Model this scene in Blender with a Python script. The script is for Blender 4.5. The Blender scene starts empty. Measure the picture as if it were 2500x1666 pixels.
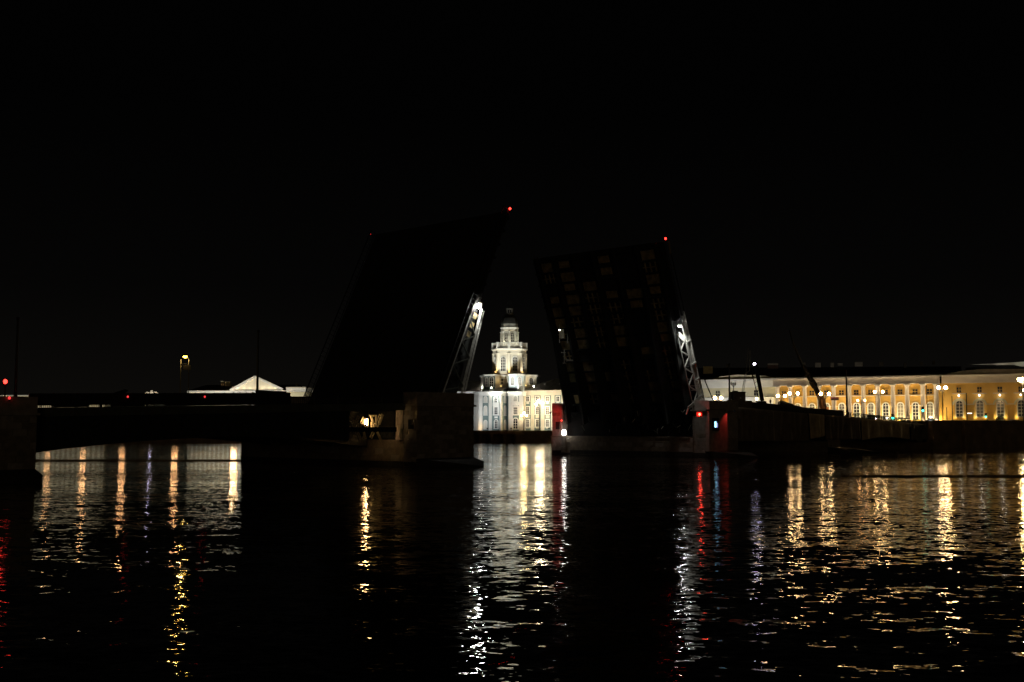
import bpy, bmesh, math, random
from mathutils import Vector, Matrix, noise
random.seed(7)
R = math.radians
S = bpy.context.scene
COL = S.collection

# ------------------------------------------------------------------ camera
FPX, CX, CY, HOR, EYE = 2784.0, 1250.0, 833.0, 1042.0, 5.0
PIT = math.atan((HOR-CY)/FPX)
cam = bpy.data.cameras.new('camera'); camo = bpy.data.objects.new('camera', cam); COL.objects.link(camo)
cam.sensor_width = 36; cam.lens = FPX/2500*36; cam.clip_start = .3; cam.clip_end = 6000
camo.location = (0, 0, EYE); camo.rotation_euler = (math.pi/2+PIT, 0, 0)
S.camera = camo

# ------------------------------------------------------------------ night sky, warm sun added in place of lamps behind the camera, exposure
W = bpy.data.worlds.new('World'); S.world = W; W.use_nodes = True
nt = W.node_tree; nt.nodes.clear()
wo = nt.nodes.new('ShaderNodeOutputWorld'); bg = nt.nodes.new('ShaderNodeBackground')
tc = nt.nodes.new('ShaderNodeTexCoord'); sp = nt.nodes.new('ShaderNodeSeparateXYZ'); rp = nt.nodes.new('ShaderNodeValToRGB')
nt.links.new(tc.outputs['Generated'], sp.inputs[0]); nt.links.new(sp.outputs['Z'], rp.inputs[0])
rp.color_ramp.elements[0].position = 0.0; rp.color_ramp.elements[0].color = (.0038, .0034, .0028, 1)
rp.color_ramp.elements[1].position = .45; rp.color_ramp.elements[1].color = (.0005, .0005, .0005, 1)
e = rp.color_ramp.elements.new(.12); e.color = (.0014, .0013, .0012, 1)
e = rp.color_ramp.elements.new(.27); e.color = (.0005, .0005, .0005, 1)
nt.links.new(rp.outputs[0], bg.inputs[0]); bg.inputs[1].default_value = 1.0
nt.links.new(bg.outputs[0], wo.inputs[0])
sun = bpy.data.lights.new('embankment_fill', 'SUN'); sun.energy = .034; sun.angle = R(12); sun.color = (1, .74, .42)
suno = bpy.data.objects.new('embankment_fill', sun); COL.objects.link(suno)
suno.rotation_euler = Vector((-.2, 1, -.08)).to_track_quat('-Z', 'Y').to_euler()
S.view_settings.view_transform = 'Standard'; S.view_settings.look = 'None'
S.view_settings.exposure = 0; S.view_settings.gamma = 1; S.view_settings.use_curve_mapping = False
S.render.engine = 'CYCLES'
S.cycles.max_bounces = 5; S.cycles.diffuse_bounces = 1; S.cycles.glossy_bounces = 4
S.cycles.sample_clamp_indirect = 40; S.cycles.sample_clamp_direct = 0
S.cycles.use_denoising = True; S.cycles.denoising_prefilter = 'ACCURATE'; S.cycles.denoising_input_passes = 'RGB_ALBEDO_NORMAL'; S.cycles.use_light_tree = True
S.cycles.use_adaptive_sampling = False
S.cycles.caustics_reflective = False; S.cycles.caustics_refractive = False

# ------------------------------------------------------------------ geometry helpers
SP, CP = math.sin(PIT), math.cos(PIT)
def ray(px, py):
    u = (px-CX)/FPX; v = (CY-py)/FPX
    return Vector((u, CP-v*SP, SP+v*CP))
def at(px, py, Y):
    d = ray(px, py); k = Y/d.y
    return Vector((d.x*k, Y, EYE+d.z*k))
TH = R(46.6); AX = Vector((math.cos(TH), math.sin(TH), 0)); TX = Vector((-math.sin(TH), math.cos(TH), 0))
O2 = Vector((-3.5, 142, 0))
def BW(s, r, z): return O2+AX*s+TX*r+Vector((0, 0, z))
def s_of(px, r, py=1000):          # place along the bridge where the picture column px meets the line r
    d = ray(px, py); k = d.x/d.y
    b = O2+TX*r
    return (k*b.y-b.x)/(AX.x-k*AX.y)
def z_of(py, p):                   # height that shows at picture row py over the plan point p
    d = ray(CX+FPX*p.x/p.y, py)
    return EYE+d.z/d.y*p.y

class MB:
    def __init__(s): s.v = []; s.f = []
    def add(s, vs, fs):
        b = len(s.v); s.v += [Vector(x) for x in vs]; s.f += [[b+i for i in f] for f in fs]; return s
    def box(s, x0, x1, y0, y1, z0, z1, T=None):
        c = [(x, y, z) for z in (z0, z1) for (x, y) in ((x0, y0), (x1, y0), (x1, y1), (x0, y1))]
        if T: c = [T(*p) for p in c]
        return s.add(c, [(0, 3, 2, 1), (4, 5, 6, 7), (0, 1, 5, 4), (1, 2, 6, 5), (2, 3, 7, 6), (3, 0, 4, 7)])
    def bar(s, p, q, w, h=None, up=Vector((0, 0, 1))):
        p = Vector(p); q = Vector(q); h = h or w; d = (q-p).normalized()
        if abs(d.dot(up)) > .95: up = Vector((1, 0, 0))
        a = d.cross(up).normalized()*w/2; b = a.cross(d).normalized()*h/2
        c = [p-a-b, p+a-b, p+a+b, p-a+b, q-a-b, q+a-b, q+a+b, q-a+b]
        return s.add(c, [(0, 1, 2, 3), (7, 6, 5, 4), (0, 4, 5, 1), (1, 5, 6, 2), (2, 6, 7, 3), (3, 7, 4, 0)])
    def tube(s, p, q, r0, r1=None, n=8):
        p = Vector(p); q = Vector(q); r1 = r0 if r1 is None else r1; d = (q-p).normalized()
        up = Vector((0, 0, 1)) if abs(d.z) < .9 else Vector((1, 0, 0))
        a = d.cross(up).normalized(); b = a.cross(d)
        vs = [p+(a*math.cos(2*math.pi*i/n)+b*math.sin(2*math.pi*i/n))*r0 for i in range(n)] + \
             [q+(a*math.cos(2*math.pi*i/n)+b*math.sin(2*math.pi*i/n))*r1 for i in range(n)]
        fs = [(i, (i+1) % n, n+(i+1) % n, n+i) for i in range(n)]+[tuple(range(n))[::-1], tuple(range(n, 2*n))]
        return s.add(vs, fs)
    def lathe(s, c, prof, n=16, rot=0):
        c = Vector(c); vs = []; fs = []
        for (r, z) in prof:
            for i in range(n):
                a = 2*math.pi*(i+rot)/n; vs.append(c+Vector((r*math.cos(a), r*math.sin(a), z)))
        for k in range(len(prof)-1):
            for i in range(n):
                j = (i+1) % n; fs.append((k*n+i, k*n+j, (k+1)*n+j, (k+1)*n+i))
        fs.append(tuple(range(n))[::-1]); fs.append(tuple(range((len(prof)-1)*n, len(prof)*n)))
        return s.add(vs, fs)
    def ball(s, c, r, n=10, sz=1):
        prof = [(max(.01, r*math.sin(math.pi*k/n)), -r*sz*math.cos(math.pi*k/n)) for k in range(n+1)]
        return s.lathe(c, prof, n)
    def prism(s, poly, off):       # poly: world points of one face, off: extrusion vector
        n = len(poly); off = Vector(off); vs = [Vector(p) for p in poly]+[Vector(p)+off for p in poly]
        fs = [tuple(range(n)), tuple(range(n, 2*n))[::-1]]+[(i, n+i, n+(i+1) % n, (i+1) % n) for i in range(n)]
        return s.add(vs, fs)
    def build(s, name, mat, parent=None, smooth=False, origin=None):
        me = bpy.data.meshes.new(name)
        if parent is not None:
            p = parent; base = Vector((0, 0, 0))
            while p is not None: base += p.location; p = p.parent
        else: base = Vector((0, 0, 0))
        if origin is None:
            if s.v:
                xs = [v.x for v in s.v]; ys = [v.y for v in s.v]; zs = [v.z for v in s.v]
                origin = Vector(((min(xs)+max(xs))/2, (min(ys)+max(ys))/2, min(zs)))
            else: origin = base
        me.from_pydata([v-origin for v in s.v], [], s.f)
        bm = bmesh.new(); bm.from_mesh(me); bmesh.ops.recalc_face_normals(bm, faces=bm.faces); bm.to_mesh(me); bm.free()
        if smooth:
            for p_ in me.polygons: p_.use_smooth = True
        me.materials.append(mat)
        o = bpy.data.objects.new(name, me); COL.objects.link(o); o.location = origin-base
        if parent is not None: o.parent = parent
        return o
def tag(o, label, cat, group=None):
    o['label'] = label; o['category'] = cat
    if group: o['group'] = group
    return o
def thing(name, loc, label, cat, group=None):
    o = bpy.data.objects.new(name, None); COL.objects.link(o); o.location = Vector(loc); o.empty_display_size = .3
    return tag(o, label, cat, group)
def structure(o): o['kind'] = 'structure'; return o

# ------------------------------------------------------------------ materials
def mat(name, col, rough=.8, metal=0, var=.25, scale=.8, bump=0., bscale=6., spec=.5):
    m = bpy.data.materials.new(name); m.use_nodes = True; t = m.node_tree; b = t.nodes['Principled BSDF']
    b.inputs['Roughness'].default_value = rough; b.inputs['Metallic'].default_value = metal
    b.inputs['Specular IOR Level'].default_value = spec
    g = t.nodes.new('ShaderNodeNewGeometry')
    n = t.nodes.new('ShaderNodeTexNoise'); n.inputs['Scale'].default_value = scale; n.inputs['Detail'].default_value = 6
    t.links.new(g.outputs['Position'], n.inputs['Vector'])
    r = t.nodes.new('ShaderNodeValToRGB'); t.links.new(n.outputs[0], r.inputs[0])
    r.color_ramp.elements[0].position = .3; r.color_ramp.elements[1].position = .72
    r.color_ramp.elements[0].color = tuple(c*(1-var) for c in col)+(1,)
    r.color_ramp.elements[1].color = tuple(min(1, c*(1+var*.6)) for c in col)+(1,)
    t.links.new(r.outputs[0], b.inputs['Base Color'])
    if bump:
        n2 = t.nodes.new('ShaderNodeTexNoise'); n2.inputs['Scale'].default_value = bscale; n2.inputs['Detail'].default_value = 5
        t.links.new(g.outputs['Position'], n2.inputs['Vector'])
        bp = t.nodes.new('ShaderNodeBump'); bp.inputs['Strength'].default_value = bump; bp.inputs['Distance'].default_value = .05
        t.links.new(n2.outputs[0], bp.inputs['Height']); t.links.new(bp.outputs[0], b.inputs['Normal'])
    return m
def emit(name, col, strength):
    m = bpy.data.materials.new(name); m.use_nodes = True; t = m.node_tree; t.nodes.clear()
    o = t.nodes.new('ShaderNodeOutputMaterial'); e = t.nodes.new('ShaderNodeEmission')
    e.inputs[0].default_value = tuple(col)+(1,); e.inputs[1].default_value = strength
    t.links.new(e.outputs[0], o.inputs[0]); m.cycles.emission_sampling = 'NONE'
    return m
granite = mat('granite', (.26, .21, .16), .85, var=.35, scale=1.6, bump=.5, bscale=9)
granite_pale = mat('granite_pale', (.36, .31, .27), .85, var=.3, scale=1.3, bump=.4, bscale=9)
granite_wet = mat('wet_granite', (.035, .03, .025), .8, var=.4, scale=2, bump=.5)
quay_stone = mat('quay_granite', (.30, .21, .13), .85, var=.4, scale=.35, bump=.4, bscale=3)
asphalt = mat('asphalt', (.03, .03, .03), .9, var=.3, scale=2)
dark_steel = mat('dark_painted_steel', (.035, .038, .036), .75, 0, var=.4, scale=2, spec=.2)
bridge_green = mat('bridge_grey_green_paint', (.10, .11, .09), .6, .1, var=.3, scale=1)
rust_panel = mat('rusty_soffit_paint', (.60, .45, .2), .85, var=.55, scale=1.4, bump=.3)
rust_dim = mat('sooty_soffit_paint', (.48, .38, .2), .85, var=.7, scale=1.1, bump=.3)
black_steel = mat('black_steel', (.012, .012, .012), .85, 0, var=.3, spec=.1)
silver = mat('silver_painted_steel', (.55, .56, .52), .5, .1, var=.3, scale=3)
iron = mat('black_cast_iron', (.02, .02, .018), .55, .3, var=.2)
tarp = mat('tan_tarpaulin', (.56, .43, .25), .9, var=.35, scale=.7, bump=.3, bscale=3)
tarp_dark = mat('brown_tarpaulin', (.20, .15, .10), .9, var=.35, scale=.7, bump=.3, bscale=3)
hoard = mat('dark_hoarding_board', (.02, .02, .018), .8, var=.4)
earth = mat('dark_ground', (.05, .045, .04), .95, var=.3)
white_st = mat('white_stucco', (.74, .72, .66), .85, var=.08, scale=.5)
cream_st = mat('cream_stucco', (.66, .60, .48), .85, var=.08, scale=.5)
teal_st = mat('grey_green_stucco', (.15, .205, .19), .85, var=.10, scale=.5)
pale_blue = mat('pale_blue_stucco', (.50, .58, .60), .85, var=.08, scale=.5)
glass = mat('dark_window_glass', (.03, .03, .035), .12, var=.3, spec=.7)
niche_m = mat('pale_niche_plaster', (.60, .56, .48), .9, var=.06)
roof_m = mat('dark_sheet_metal_roof', (.07, .068, .062), .55, .3, var=.35, scale=.7)
roof_ridge = mat('grey_sheet_metal_roof', (.16, .15, .13), .6, .2, var=.3, scale=.7)
yellow_st = mat('ochre_stucco', (.66, .385, .085), .9, var=.10, scale=.4)
pale_yel = mat('pale_ochre_stucco', (.55, .50, .34), .9, var=.08, scale=.4)
pink_white = mat('weathered_white_stucco', (.62, .54, .46), .9, var=.10, scale=.4)
brick_dim = mat('dim_plaster', (.20, .18, .14), .9, var=.25)
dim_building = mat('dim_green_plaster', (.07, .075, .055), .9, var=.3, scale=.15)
skin_cloth = mat('dark_coat', (.02, .02, .025), .9)
car_paint = mat('dark_car_paint', (.02, .022, .03), .35, .2, var=.1)
rubber = mat('black_rubber', (.015, .015, .015), .9)
leaf_m = mat('dark_foliage', (.03, .04, .02), .9, var=.4)
sign_red = mat('faded_red_sign', (.16, .04, .035), .7, var=.2)
sign_grey = mat('grey_sign_board', (.14, .12, .10), .7, var=.2)
yellow_paint = mat('yellow_machine_paint', (.5, .33, .04), .5)
unlit_globe = mat('unlit_frosted_lantern', (.45, .40, .30), .4, var=.1)
def rustic(m):     # shallow horizontal rustication joints
    t = m.node_tree; b = t.nodes['Principled BSDF']; g = t.nodes.new('ShaderNodeNewGeometry')
    w = t.nodes.new('ShaderNodeTexWave'); w.bands_direction = 'Z'; w.inputs['Scale'].default_value = .95
    w.wave_profile = 'SIN'; bp = t.nodes.new('ShaderNodeBump'); bp.inputs['Distance'].default_value = .12; bp.inputs['Strength'].default_value = .6
    t.links.new(g.outputs['Position'], w.inputs['Vector']); t.links.new(w.outputs['Fac'], bp.inputs['Height'])
    t.links.new(bp.outputs[0], b.inputs['Normal']); return m
rust_st = rustic(mat('rusticated_white_stucco', (.70, .67, .60), .85, var=.08, scale=.5))

E_warm = emit('sodium_lamp_glow', (1, .50, .20), 42)
E_warm2 = emit('warm_white_lamp_glow', (1, .60, .25), 70)
E_cool = emit('white_lamp_glow', (1, .95, .86), 70)
E_violet = emit('cold_lamp_glow', (.85, .75, 1), 22)
E_flood = emit('floodlight_glow', (1, .98, .92), 130)
E_red = emit('red_signal_glow', (1, .035, .02), 26)
E_red_mid = emit('soft_red_signal_glow', (1, .03, .02), 7)
E_red_low = emit('low_red_signal_glow', (1, .05, .05), 1.2)
E_red_dim = emit('dim_red_signal_glow', (1, .03, .03), 1)
E_green = emit('green_traffic_glow', (.03, .85, .62), 14)
E_blue = emit('blue_lit_window', (.35, .75, 1), 2.6)
E_blue2 = emit('violet_lit_window', (.35, .35, .75), 1.0)
E_niche = emit('niche_lamp_glow', (1, .93, .82), 8)
E_uplight = emit('gold_uplight_glow', (1, .62, .18), 10)

def lamp(kind, loc, power, col=(1, .7, .4), aim=None, angle=90, blend=.6, rad=.15, name=None):
    l = bpy.data.lights.new(name or 'lamp_light', kind); l.energy = power; l.color = col
    if kind in ('POINT', 'SPOT'): l.shadow_soft_size = rad
    o = bpy.data.objects.new(name or 'lamp_light', l); COL.objects.link(o); o.location = loc
    if kind == 'SPOT':
        l.spot_size = R(angle); l.spot_blend = blend
    if aim is not None: o.rotation_euler = (Vector(aim)-Vector(loc)).to_track_quat('-Z', 'Y').to_euler()
    return o

# ------------------------------------------------------------------ facade frame
class Face:
    def __init__(s, px0, Y0, px1, Y1, py=1000):
        a = at(px0, py, Y0); b = at(px1, py, Y1); a.z = 0; b.z = 0
        s.init(a, b)
    def init(s, a, b):
        s.o = a.copy(); s.d = (b-a); s.len = s.d.length; s.d.normalize(); s.n = Vector((s.d.y, -s.d.x, 0)); return s
    def P(s, u, z, out=0): return s.o+s.d*u+s.n*out+Vector((0, 0, z))
    def hit(s, px, py, out=0):
        d = ray(px, py); o = s.o+s.n*out-Vector((0, 0, EYE))
        k = o.dot(s.n)/d.dot(s.n); p = d*k+Vector((0, 0, EYE))
        return (p-s.o).dot(s.d), p.z
    def U(s, px, out=0, py=1000): return s.hit(px, py, out)[0]
    def Z(s, px, py, out=0): return s.hit(px, py, out)[1]
    def box(s, mb, u0, u1, z0, z1, o0, o1): return mb.box(u0, u1, o0, o1, z0, z1, lambda u, o, z: s.P(u, z, o))
    def pbox(s, mb, x0, x1, y0, y1, o0, o1):
        c = (x0+x1)/2; return s.box(mb, s.U(x0, o1, (y0+y1)/2), s.U(x1, o1, (y0+y1)/2), s.Z(c, y1, o1), s.Z(c, y0, o1), o0, o1)
def face_xy(a, b):
    f = Face.__new__(Face); return f.init(Vector(a), Vector(b))
def arch_pts(u0, u1, z1, n=8):     # half circle (or flatter) top whose crown is at z1
    r = (u1-u0)/2; c = (u0+u1)/2
    return [(c+r*math.cos(math.pi*k/n), z1-r+r*math.sin(math.pi*k/n)) for k in range(n+1)]
def window(F, parent, u0, u1, z0, z1, arch=False, out=0, fr=None, pane=glass, cols=2, rows=3, sw=.22, name='window', bars=True, sill=True, flat_arch=0):
    fr = fr or white_st
    mb = MB(); o0, o1 = out-.01, out+.16
    zs = z1-(u1-u0)/2 if arch else z1
    F.box(mb, u0-sw, u0, z0, zs, o0, o1); F.box(mb, u1, u1+sw, z0, zs, o0, o1)
    if sill: F.box(mb, u0-sw-.1, u1+sw+.1, z0-sw*.8, z0-.003, o0, o1+.08)
    if arch:
        ins = arch_pts(u0, u1, z1); outs = arch_pts(u0-sw, u1+sw, z1+sw)
        for k in range(len(ins)-1):
            q = [ins[k], outs[k], outs[k+1], ins[k+1]]
            mb.prism([F.P(u, z, o0) for u, z in q], F.n*(o1-o0))
    else: F.box(mb, u0-sw, u1+sw, z1+.003, z1+sw, o0, o1)
    w = mb.build(name, fr, parent)
    pb = MB()
    poly = ([(u0, z0), (u1, z0)]+arch_pts(u0, u1, z1)) if arch else [(u0, z0), (u1, z0), (u1, z1), (u0, z1)]
    pb.prism([F.P(u, z, out+.004) for u, z in poly], F.n*.03); pb.build('pane', pane, w)
    if bars:
        gb = MB(); t = max(.05, (u1-u0)*.03)
        for i in range(1, cols):
            u = u0+(u1-u0)*i/cols; F.box(gb, u-t, u+t, z0, z1-.02, out+.036, out+.09)
        for j in range(1, rows):
            z = z0+(zs-z0)*j/(rows-1 if arch else rows); F.box(gb, u0, u1, z-t, z+t, out+.037, out+.092)
        gb.build('glazing_bar', fr, w)
    return w

# ------------------------------------------------------------------ water
wm = bpy.data.materials.new('river_water'); wm.use_nodes = True; t = wm.node_tree; b = t.nodes['Principled BSDF']
b.inputs['Base Color'].default_value = (.003, .004, .004, 1); b.inputs['Roughness'].default_value = .02
b.inputs['IOR'].default_value = 1.333; b.inputs['Specular IOR Level'].default_value = .5
g = t.nodes.new('ShaderNodeNewGeometry')
def wnoise(scale, detail, sx=1, sy=1, rough=.5, rot=0):
    mp = t.nodes.new('ShaderNodeMapping'); mp.inputs['Scale'].default_value = (sx, sy, 1); mp.inputs['Rotation'].default_value = (0, 0, rot)
    n = t.nodes.new('ShaderNodeTexNoise'); n.inputs['Scale'].default_value = scale; n.inputs['Detail'].default_value = detail
    n.inputs['Roughness'].default_value = rough
    t.links.new(g.outputs['Position'], mp.inputs[0]); t.links.new(mp.outputs[0], n.inputs['Vector']); return n
def math_n(op, a, b_):
    n = t.nodes.new('ShaderNodeMath'); n.operation = op
    for i, x in enumerate((a, b_)):
        if isinstance(x, (int, float)): n.inputs[i].default_value = x
        else: t.links.new(x, n.inputs[i])
    return n.outputs[0]
def ramp(x, a, b_, lo, hi):
    n = t.nodes.new('ShaderNodeMapRange'); n.inputs[1].default_value = a; n.inputs[2].default_value = b_
    n.inputs[3].default_value = lo; n.inputs[4].default_value = hi; t.links.new(x, n.inputs[0]); return n.outputs[0]
def vmath(op, a, b_=None, sc=None):
    n = t.nodes.new('ShaderNodeVectorMath'); n.operation = op
    for i, x in enumerate((a, b_)):
        if x is None: continue
        if isinstance(x, tuple): n.inputs[i].default_value = x
        else: t.links.new(x, n.inputs[i])
    if sc is not None:
        if isinstance(sc, (int, float)): n.inputs['Scale'].default_value = sc
        else: t.links.new(sc, n.inputs['Scale'])
    return n.outputs[0]
# wave slopes taken straight from vector noise: small ripples, wind chop, long low swell, calm and ruffled patches
patch = wnoise(.030, 2, .35, 1.9, .5); patch2 = wnoise(.11, 2, .22, 2.4, .5)
pa = math_n('MULTIPLY', ramp(patch.outputs[0], .38, .62, .55, 1.15), ramp(patch2.outputs[0], .40, .62, .65, 1.25))
tot = None
for (sc_, det, sx, sy, rot, amp, useP) in ((3.4, 3, .8, 1.25, .15, .135, True), (1.0, 2, .7, 1.5, -.12, .098, True), (.22, 1, .45, 1.8, .08, .020, False)):
    n = wnoise(sc_, det, sx, sy, .5, rot)
    v = vmath('SCALE', vmath('SUBTRACT', n.outputs['Color'], (.5, .5, .5)), sc=amp*2)
    if useP: v = vmath('SCALE', v, sc=pa)
    tot = v if tot is None else vmath('ADD', tot, v)
tot = vmath('MULTIPLY', tot, (.75, 1, 0))
# two low boat-wake ridges crossing the river: a narrow band of water leaning back
sep = t.nodes.new('ShaderNodeSeparateXYZ'); t.links.new(g.outputs['Position'], sep.inputs[0])
wob = wnoise(.09, 2, 1, 1, .5)
def wake(y0, half, xa, xb, amp, tilt=0):
    yy = math_n('ADD', math_n('SUBTRACT', sep.outputs['Y'], y0), math_n('MULTIPLY', math_n('SUBTRACT', wob.outputs[0], .5), half*2.2))
    yy = math_n('ADD', yy, math_n('MULTIPLY', sep.outputs['X'], tilt))
    q = math_n('DIVIDE', yy, half); gss = math_n('POWER', 2.718, math_n('MULTIPLY', math_n('MULTIPLY', q, q), -1))
    return math_n('MULTIPLY', math_n('MULTIPLY', gss, ramp(sep.outputs['X'], xa, xb, 0, 1)), amp)
wk = math_n('ADD', wake(117, 2.6, 30, 38, .16, .03), wake(168, 5, -22, -30, .10, .02))
cmb = t.nodes.new('ShaderNodeCombineXYZ'); t.links.new(wk, cmb.inputs['Y'])
tot = vmath('ADD', tot, cmb.outputs[0])
nrm = vmath('NORMALIZE', vmath('ADD', tot, (0, 0, 1)))
t.links.new(nrm, b.inputs['Normal'])
mb = MB(); mb.add([(-900, -60, 0), (900, -60, 0), (900, 1500, 0), (-900, 1500, 0)], [(0, 1, 2, 3)])
water = structure(mb.build('water', wm))

# ------------------------------------------------------------------ land and quays
QY = 372.0; QZ = 3.2
A0 = BW(151.5, 8, 0)
ABx, ABy = A0.x, A0.y
land = [(-700, QY+1), (30, QY+1), (88, 318), (ABx, ABy+10), (ABx+1, ABy+1), (ABx+150, ABy+120), (700, 640), (700, 1400), (-700, 1400)]
mb = MB(); mb.prism([Vector((x, y, 2.9)) for x, y in [(-700, QY+1), (30, QY+1), (120, QY+1), (120, 1400), (-700, 1400)]], (0, 0, .3)); structure(mb.build('ground', earth))
mb = MB(); mb.prism([Vector((x, y, -1)) for x, y in [(88, 318), (ABx+.2, ABy+12), (ABx+1, ABy+1.2), (ABx+150, ABy+121), (700, 640), (700, 1400), (120.5, 1400), (120.5, QY+2)]], (0, 0, 6.3)); structure(mb.build('ground', earth))
def quay(name, a, b, top, label, th=1.2, parapet=True, step=12, mt=quay_stone):
    F = face_xy(a, b); q = thing(name, a, label, 'quay wall')
    n = max(1, int(F.len/step)); 
    for i in range(n):
        u0 = F.len*i/n+.02; u1 = F.len*(i+1)/n-.02
        m = MB(); F.box(m, u0, u1, -2, top-1.0, -th, 0+random.uniform(-.02, .02)); m.build('wall_section', mt, q)
        m = MB(); F.box(m, u0, u1, top-1.0, top-.86, -th, .12); m.build('coping', mt, q)
        m = MB(); F.box(m, u0, u1, top-.86, top, -.6, -.1); m.build('parapet', mt, q)
    return q, F
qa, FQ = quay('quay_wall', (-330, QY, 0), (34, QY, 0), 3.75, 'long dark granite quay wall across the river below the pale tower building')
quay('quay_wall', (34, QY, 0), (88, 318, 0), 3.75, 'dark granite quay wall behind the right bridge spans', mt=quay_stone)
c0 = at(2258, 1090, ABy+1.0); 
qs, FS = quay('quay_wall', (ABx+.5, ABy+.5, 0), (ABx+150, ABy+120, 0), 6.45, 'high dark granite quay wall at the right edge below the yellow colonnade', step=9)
# slanted ramp against that wall
mb = MB(); uu0, uu1 = FS.U(2345), FS.U(2470)
mb.prism([FS.P(uu0, -2, .05), FS.P(uu1+2, -2, .05), FS.P(uu1+2, 1.2, .05), FS.P(uu1, 1.2, .05), FS.P(uu0, 6.2, .05)], FS.n*.9)
tag(mb.build('quay_ramp', mat('ramp_granite', (.30, .21, .13), .85, var=.35, scale=.5)), 'sloping granite ramp running down the high quay wall on the right', 'ramp')
# landing slip below the tower building, catches the orange lamp light
lp = thing('landing_stage', at(1225, 1079, QY-4), 'flat granite landing with a slanted end below the pale tower building', 'landing')
F = Face(1150, QY-6, 1300, QY-6)
mb = MB(); zt = F.Z(1200, 1054); zb = F.Z(1200, 1060)
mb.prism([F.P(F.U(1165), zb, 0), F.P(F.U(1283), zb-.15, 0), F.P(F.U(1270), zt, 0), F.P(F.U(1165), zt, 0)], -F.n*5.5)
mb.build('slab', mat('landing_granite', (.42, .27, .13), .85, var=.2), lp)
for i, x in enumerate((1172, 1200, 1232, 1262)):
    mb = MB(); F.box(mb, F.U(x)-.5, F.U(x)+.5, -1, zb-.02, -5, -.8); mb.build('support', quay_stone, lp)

# ------------------------------------------------------------------ Bridge: piers
def deck(s):
    if s <= 64: return min(8.0, 7.9+.024*s) if s < 0 else 8.0
    return min(8.35, 5.3+.039*(152-s))
# one shared stone mesh
def unit_stone():
    bm = bmesh.new(); bmesh.ops.create_cube(bm, size=1)
    bmesh.ops.bevel(bm, geom=[e for e in bm.edges], offset=.05, segments=1, affect='EDGES')
    ms = []
    for k, m in enumerate((granite, granite_pale, granite_wet)):
        me = bpy.data.meshes.new('stone'); bm.to_mesh(me); me.materials.append(m); ms.append(me)
    bm.free(); return ms
STONE = unit_stone()
def stones(parent, P, u0, u1, z0, z1, course=.62, length=1.5, mi=0, hole=None, skip=None):
    """P(u,z) -> world point on the wall face; stones stand 4 cm proud of it"""
    p0 = P(u0, z0); p1 = P(u1, z0); d = (p1-p0).normalized(); ang = math.atan2(d.y, d.x)
    L = (p1-p0).length; nrow = max(1, round((z1-z0)/course)); ch = (z1-z0)/nrow
    for j in range(nrow):
        zc = z0+(j+.5)*ch; x = -(length*.5 if j % 2 else 0)
        while x < L-.05:
            w = length*random.uniform(.85, 1.15); a = max(0, x); e_ = min(L, x+w); x += w
            if e_-a < .15: continue
            if hole and not (u0+e_ < hole[0] or u0+a > hole[1] or zc < hole[2] or zc > hole[3]): continue
            q = P(u0+(a+e_)/2*(1 if u1 > u0 else -1), zc)
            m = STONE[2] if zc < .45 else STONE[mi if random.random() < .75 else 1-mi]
            o = bpy.data.objects.new('stone', m); COL.objects.link(o); o.parent = parent
            o.location = q-parent.location; o.rotation_euler = (0, 0, ang)
            o.scale = (e_-a-.03, .16+random.uniform(-.03, .03), ch-.03)
def pier(s0, hw, top, label, blocks, rfar=38.7, r_in=6.8, depth=2.6, far_ext=4.4, bascule=True):
    p = thing('bridge_pier', BW(s0, 24, 0), label, 'bridge pier', 'granite piers of the bridge')
    rf1 = rfar+depth+.1
    mb = MB(); body_top = 3.05 if bascule else 3.6
    mb.box(s0-hw+.08, s0+hw-.08, r_in+.08, rf1+far_ext, -3, body_top, BW); mb.build('pier_body', granite, p)
    for (ra, rt, sg) in ((r_in+.1, 0, 1), (rf1+far_ext-.1, rf1+far_ext*2.2, -1)):
        c = MB(); hh = hw+.05
        vs = [BW(s0-hh, ra, -3), BW(s0+hh, ra, -3), BW(s0, rt, -3), BW(s0-hh, ra, 1.0), BW(s0+hh, ra, 1.0), BW(s0, rt, .12)]
        m_ = BW(s0-hh*.9, (ra+rt)/2+sg*.6, 0)
        def q(s, r, z): return BW(s, r, z)
        rm = ra+(rt-ra)*.55
        vs = [q(s0-hh, ra, -3), q(s0+hh, ra, -3), q(s0+hh*.62, rm, -3), q(s0, rt, -3), q(s0-hh*.62, rm, -3),
              q(s0-hh, ra, 1.0), q(s0+hh, ra, 1.0), q(s0+hh*.62, rm, .6), q(s0, rt, .12), q(s0-hh*.62, rm, .6)]
        c.add(vs, [(0, 1, 2, 3, 4), (5, 6, 7, 8, 9), (0, 1, 6, 5), (1, 2, 7, 6), (2, 3, 8, 7), (3, 4, 9, 8), (4, 0, 5, 9)])
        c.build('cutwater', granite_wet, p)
    m = MB(); m.box(s0-hw-.12, s0+hw+.12, r_in+3.1, rf1+far_ext+.1, body_top, body_top+.22, BW); m.build('ledge_course', granite, p)
    for (ra, rb) in blocks:
        m = MB(); m.box(s0-hw+.08, s0+hw-.08, ra+.08, rb-.08, body_top, top-.5, BW); m.build('pavilion', granite_pale, p)
        m = MB(); m.box(s0-hw-.22, s0+hw+.22, ra-.22, rb+.22, top-1.75, top-1.5, BW); m.build('cornice', granite_pale, p)
        m = MB(); m.box(s0-hw-.02, s0+hw+.02, ra-.02, rb+.02, top-1.5, top, BW); m.build('parapet', granite_pale, p)
    return p
PT = 9.35
p2 = pier(0, 5, PT, 'wide granite pier under the left raised leaf, with a square windowed block', [(6.8, 9.4), (38.7, 41.3)])
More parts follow.
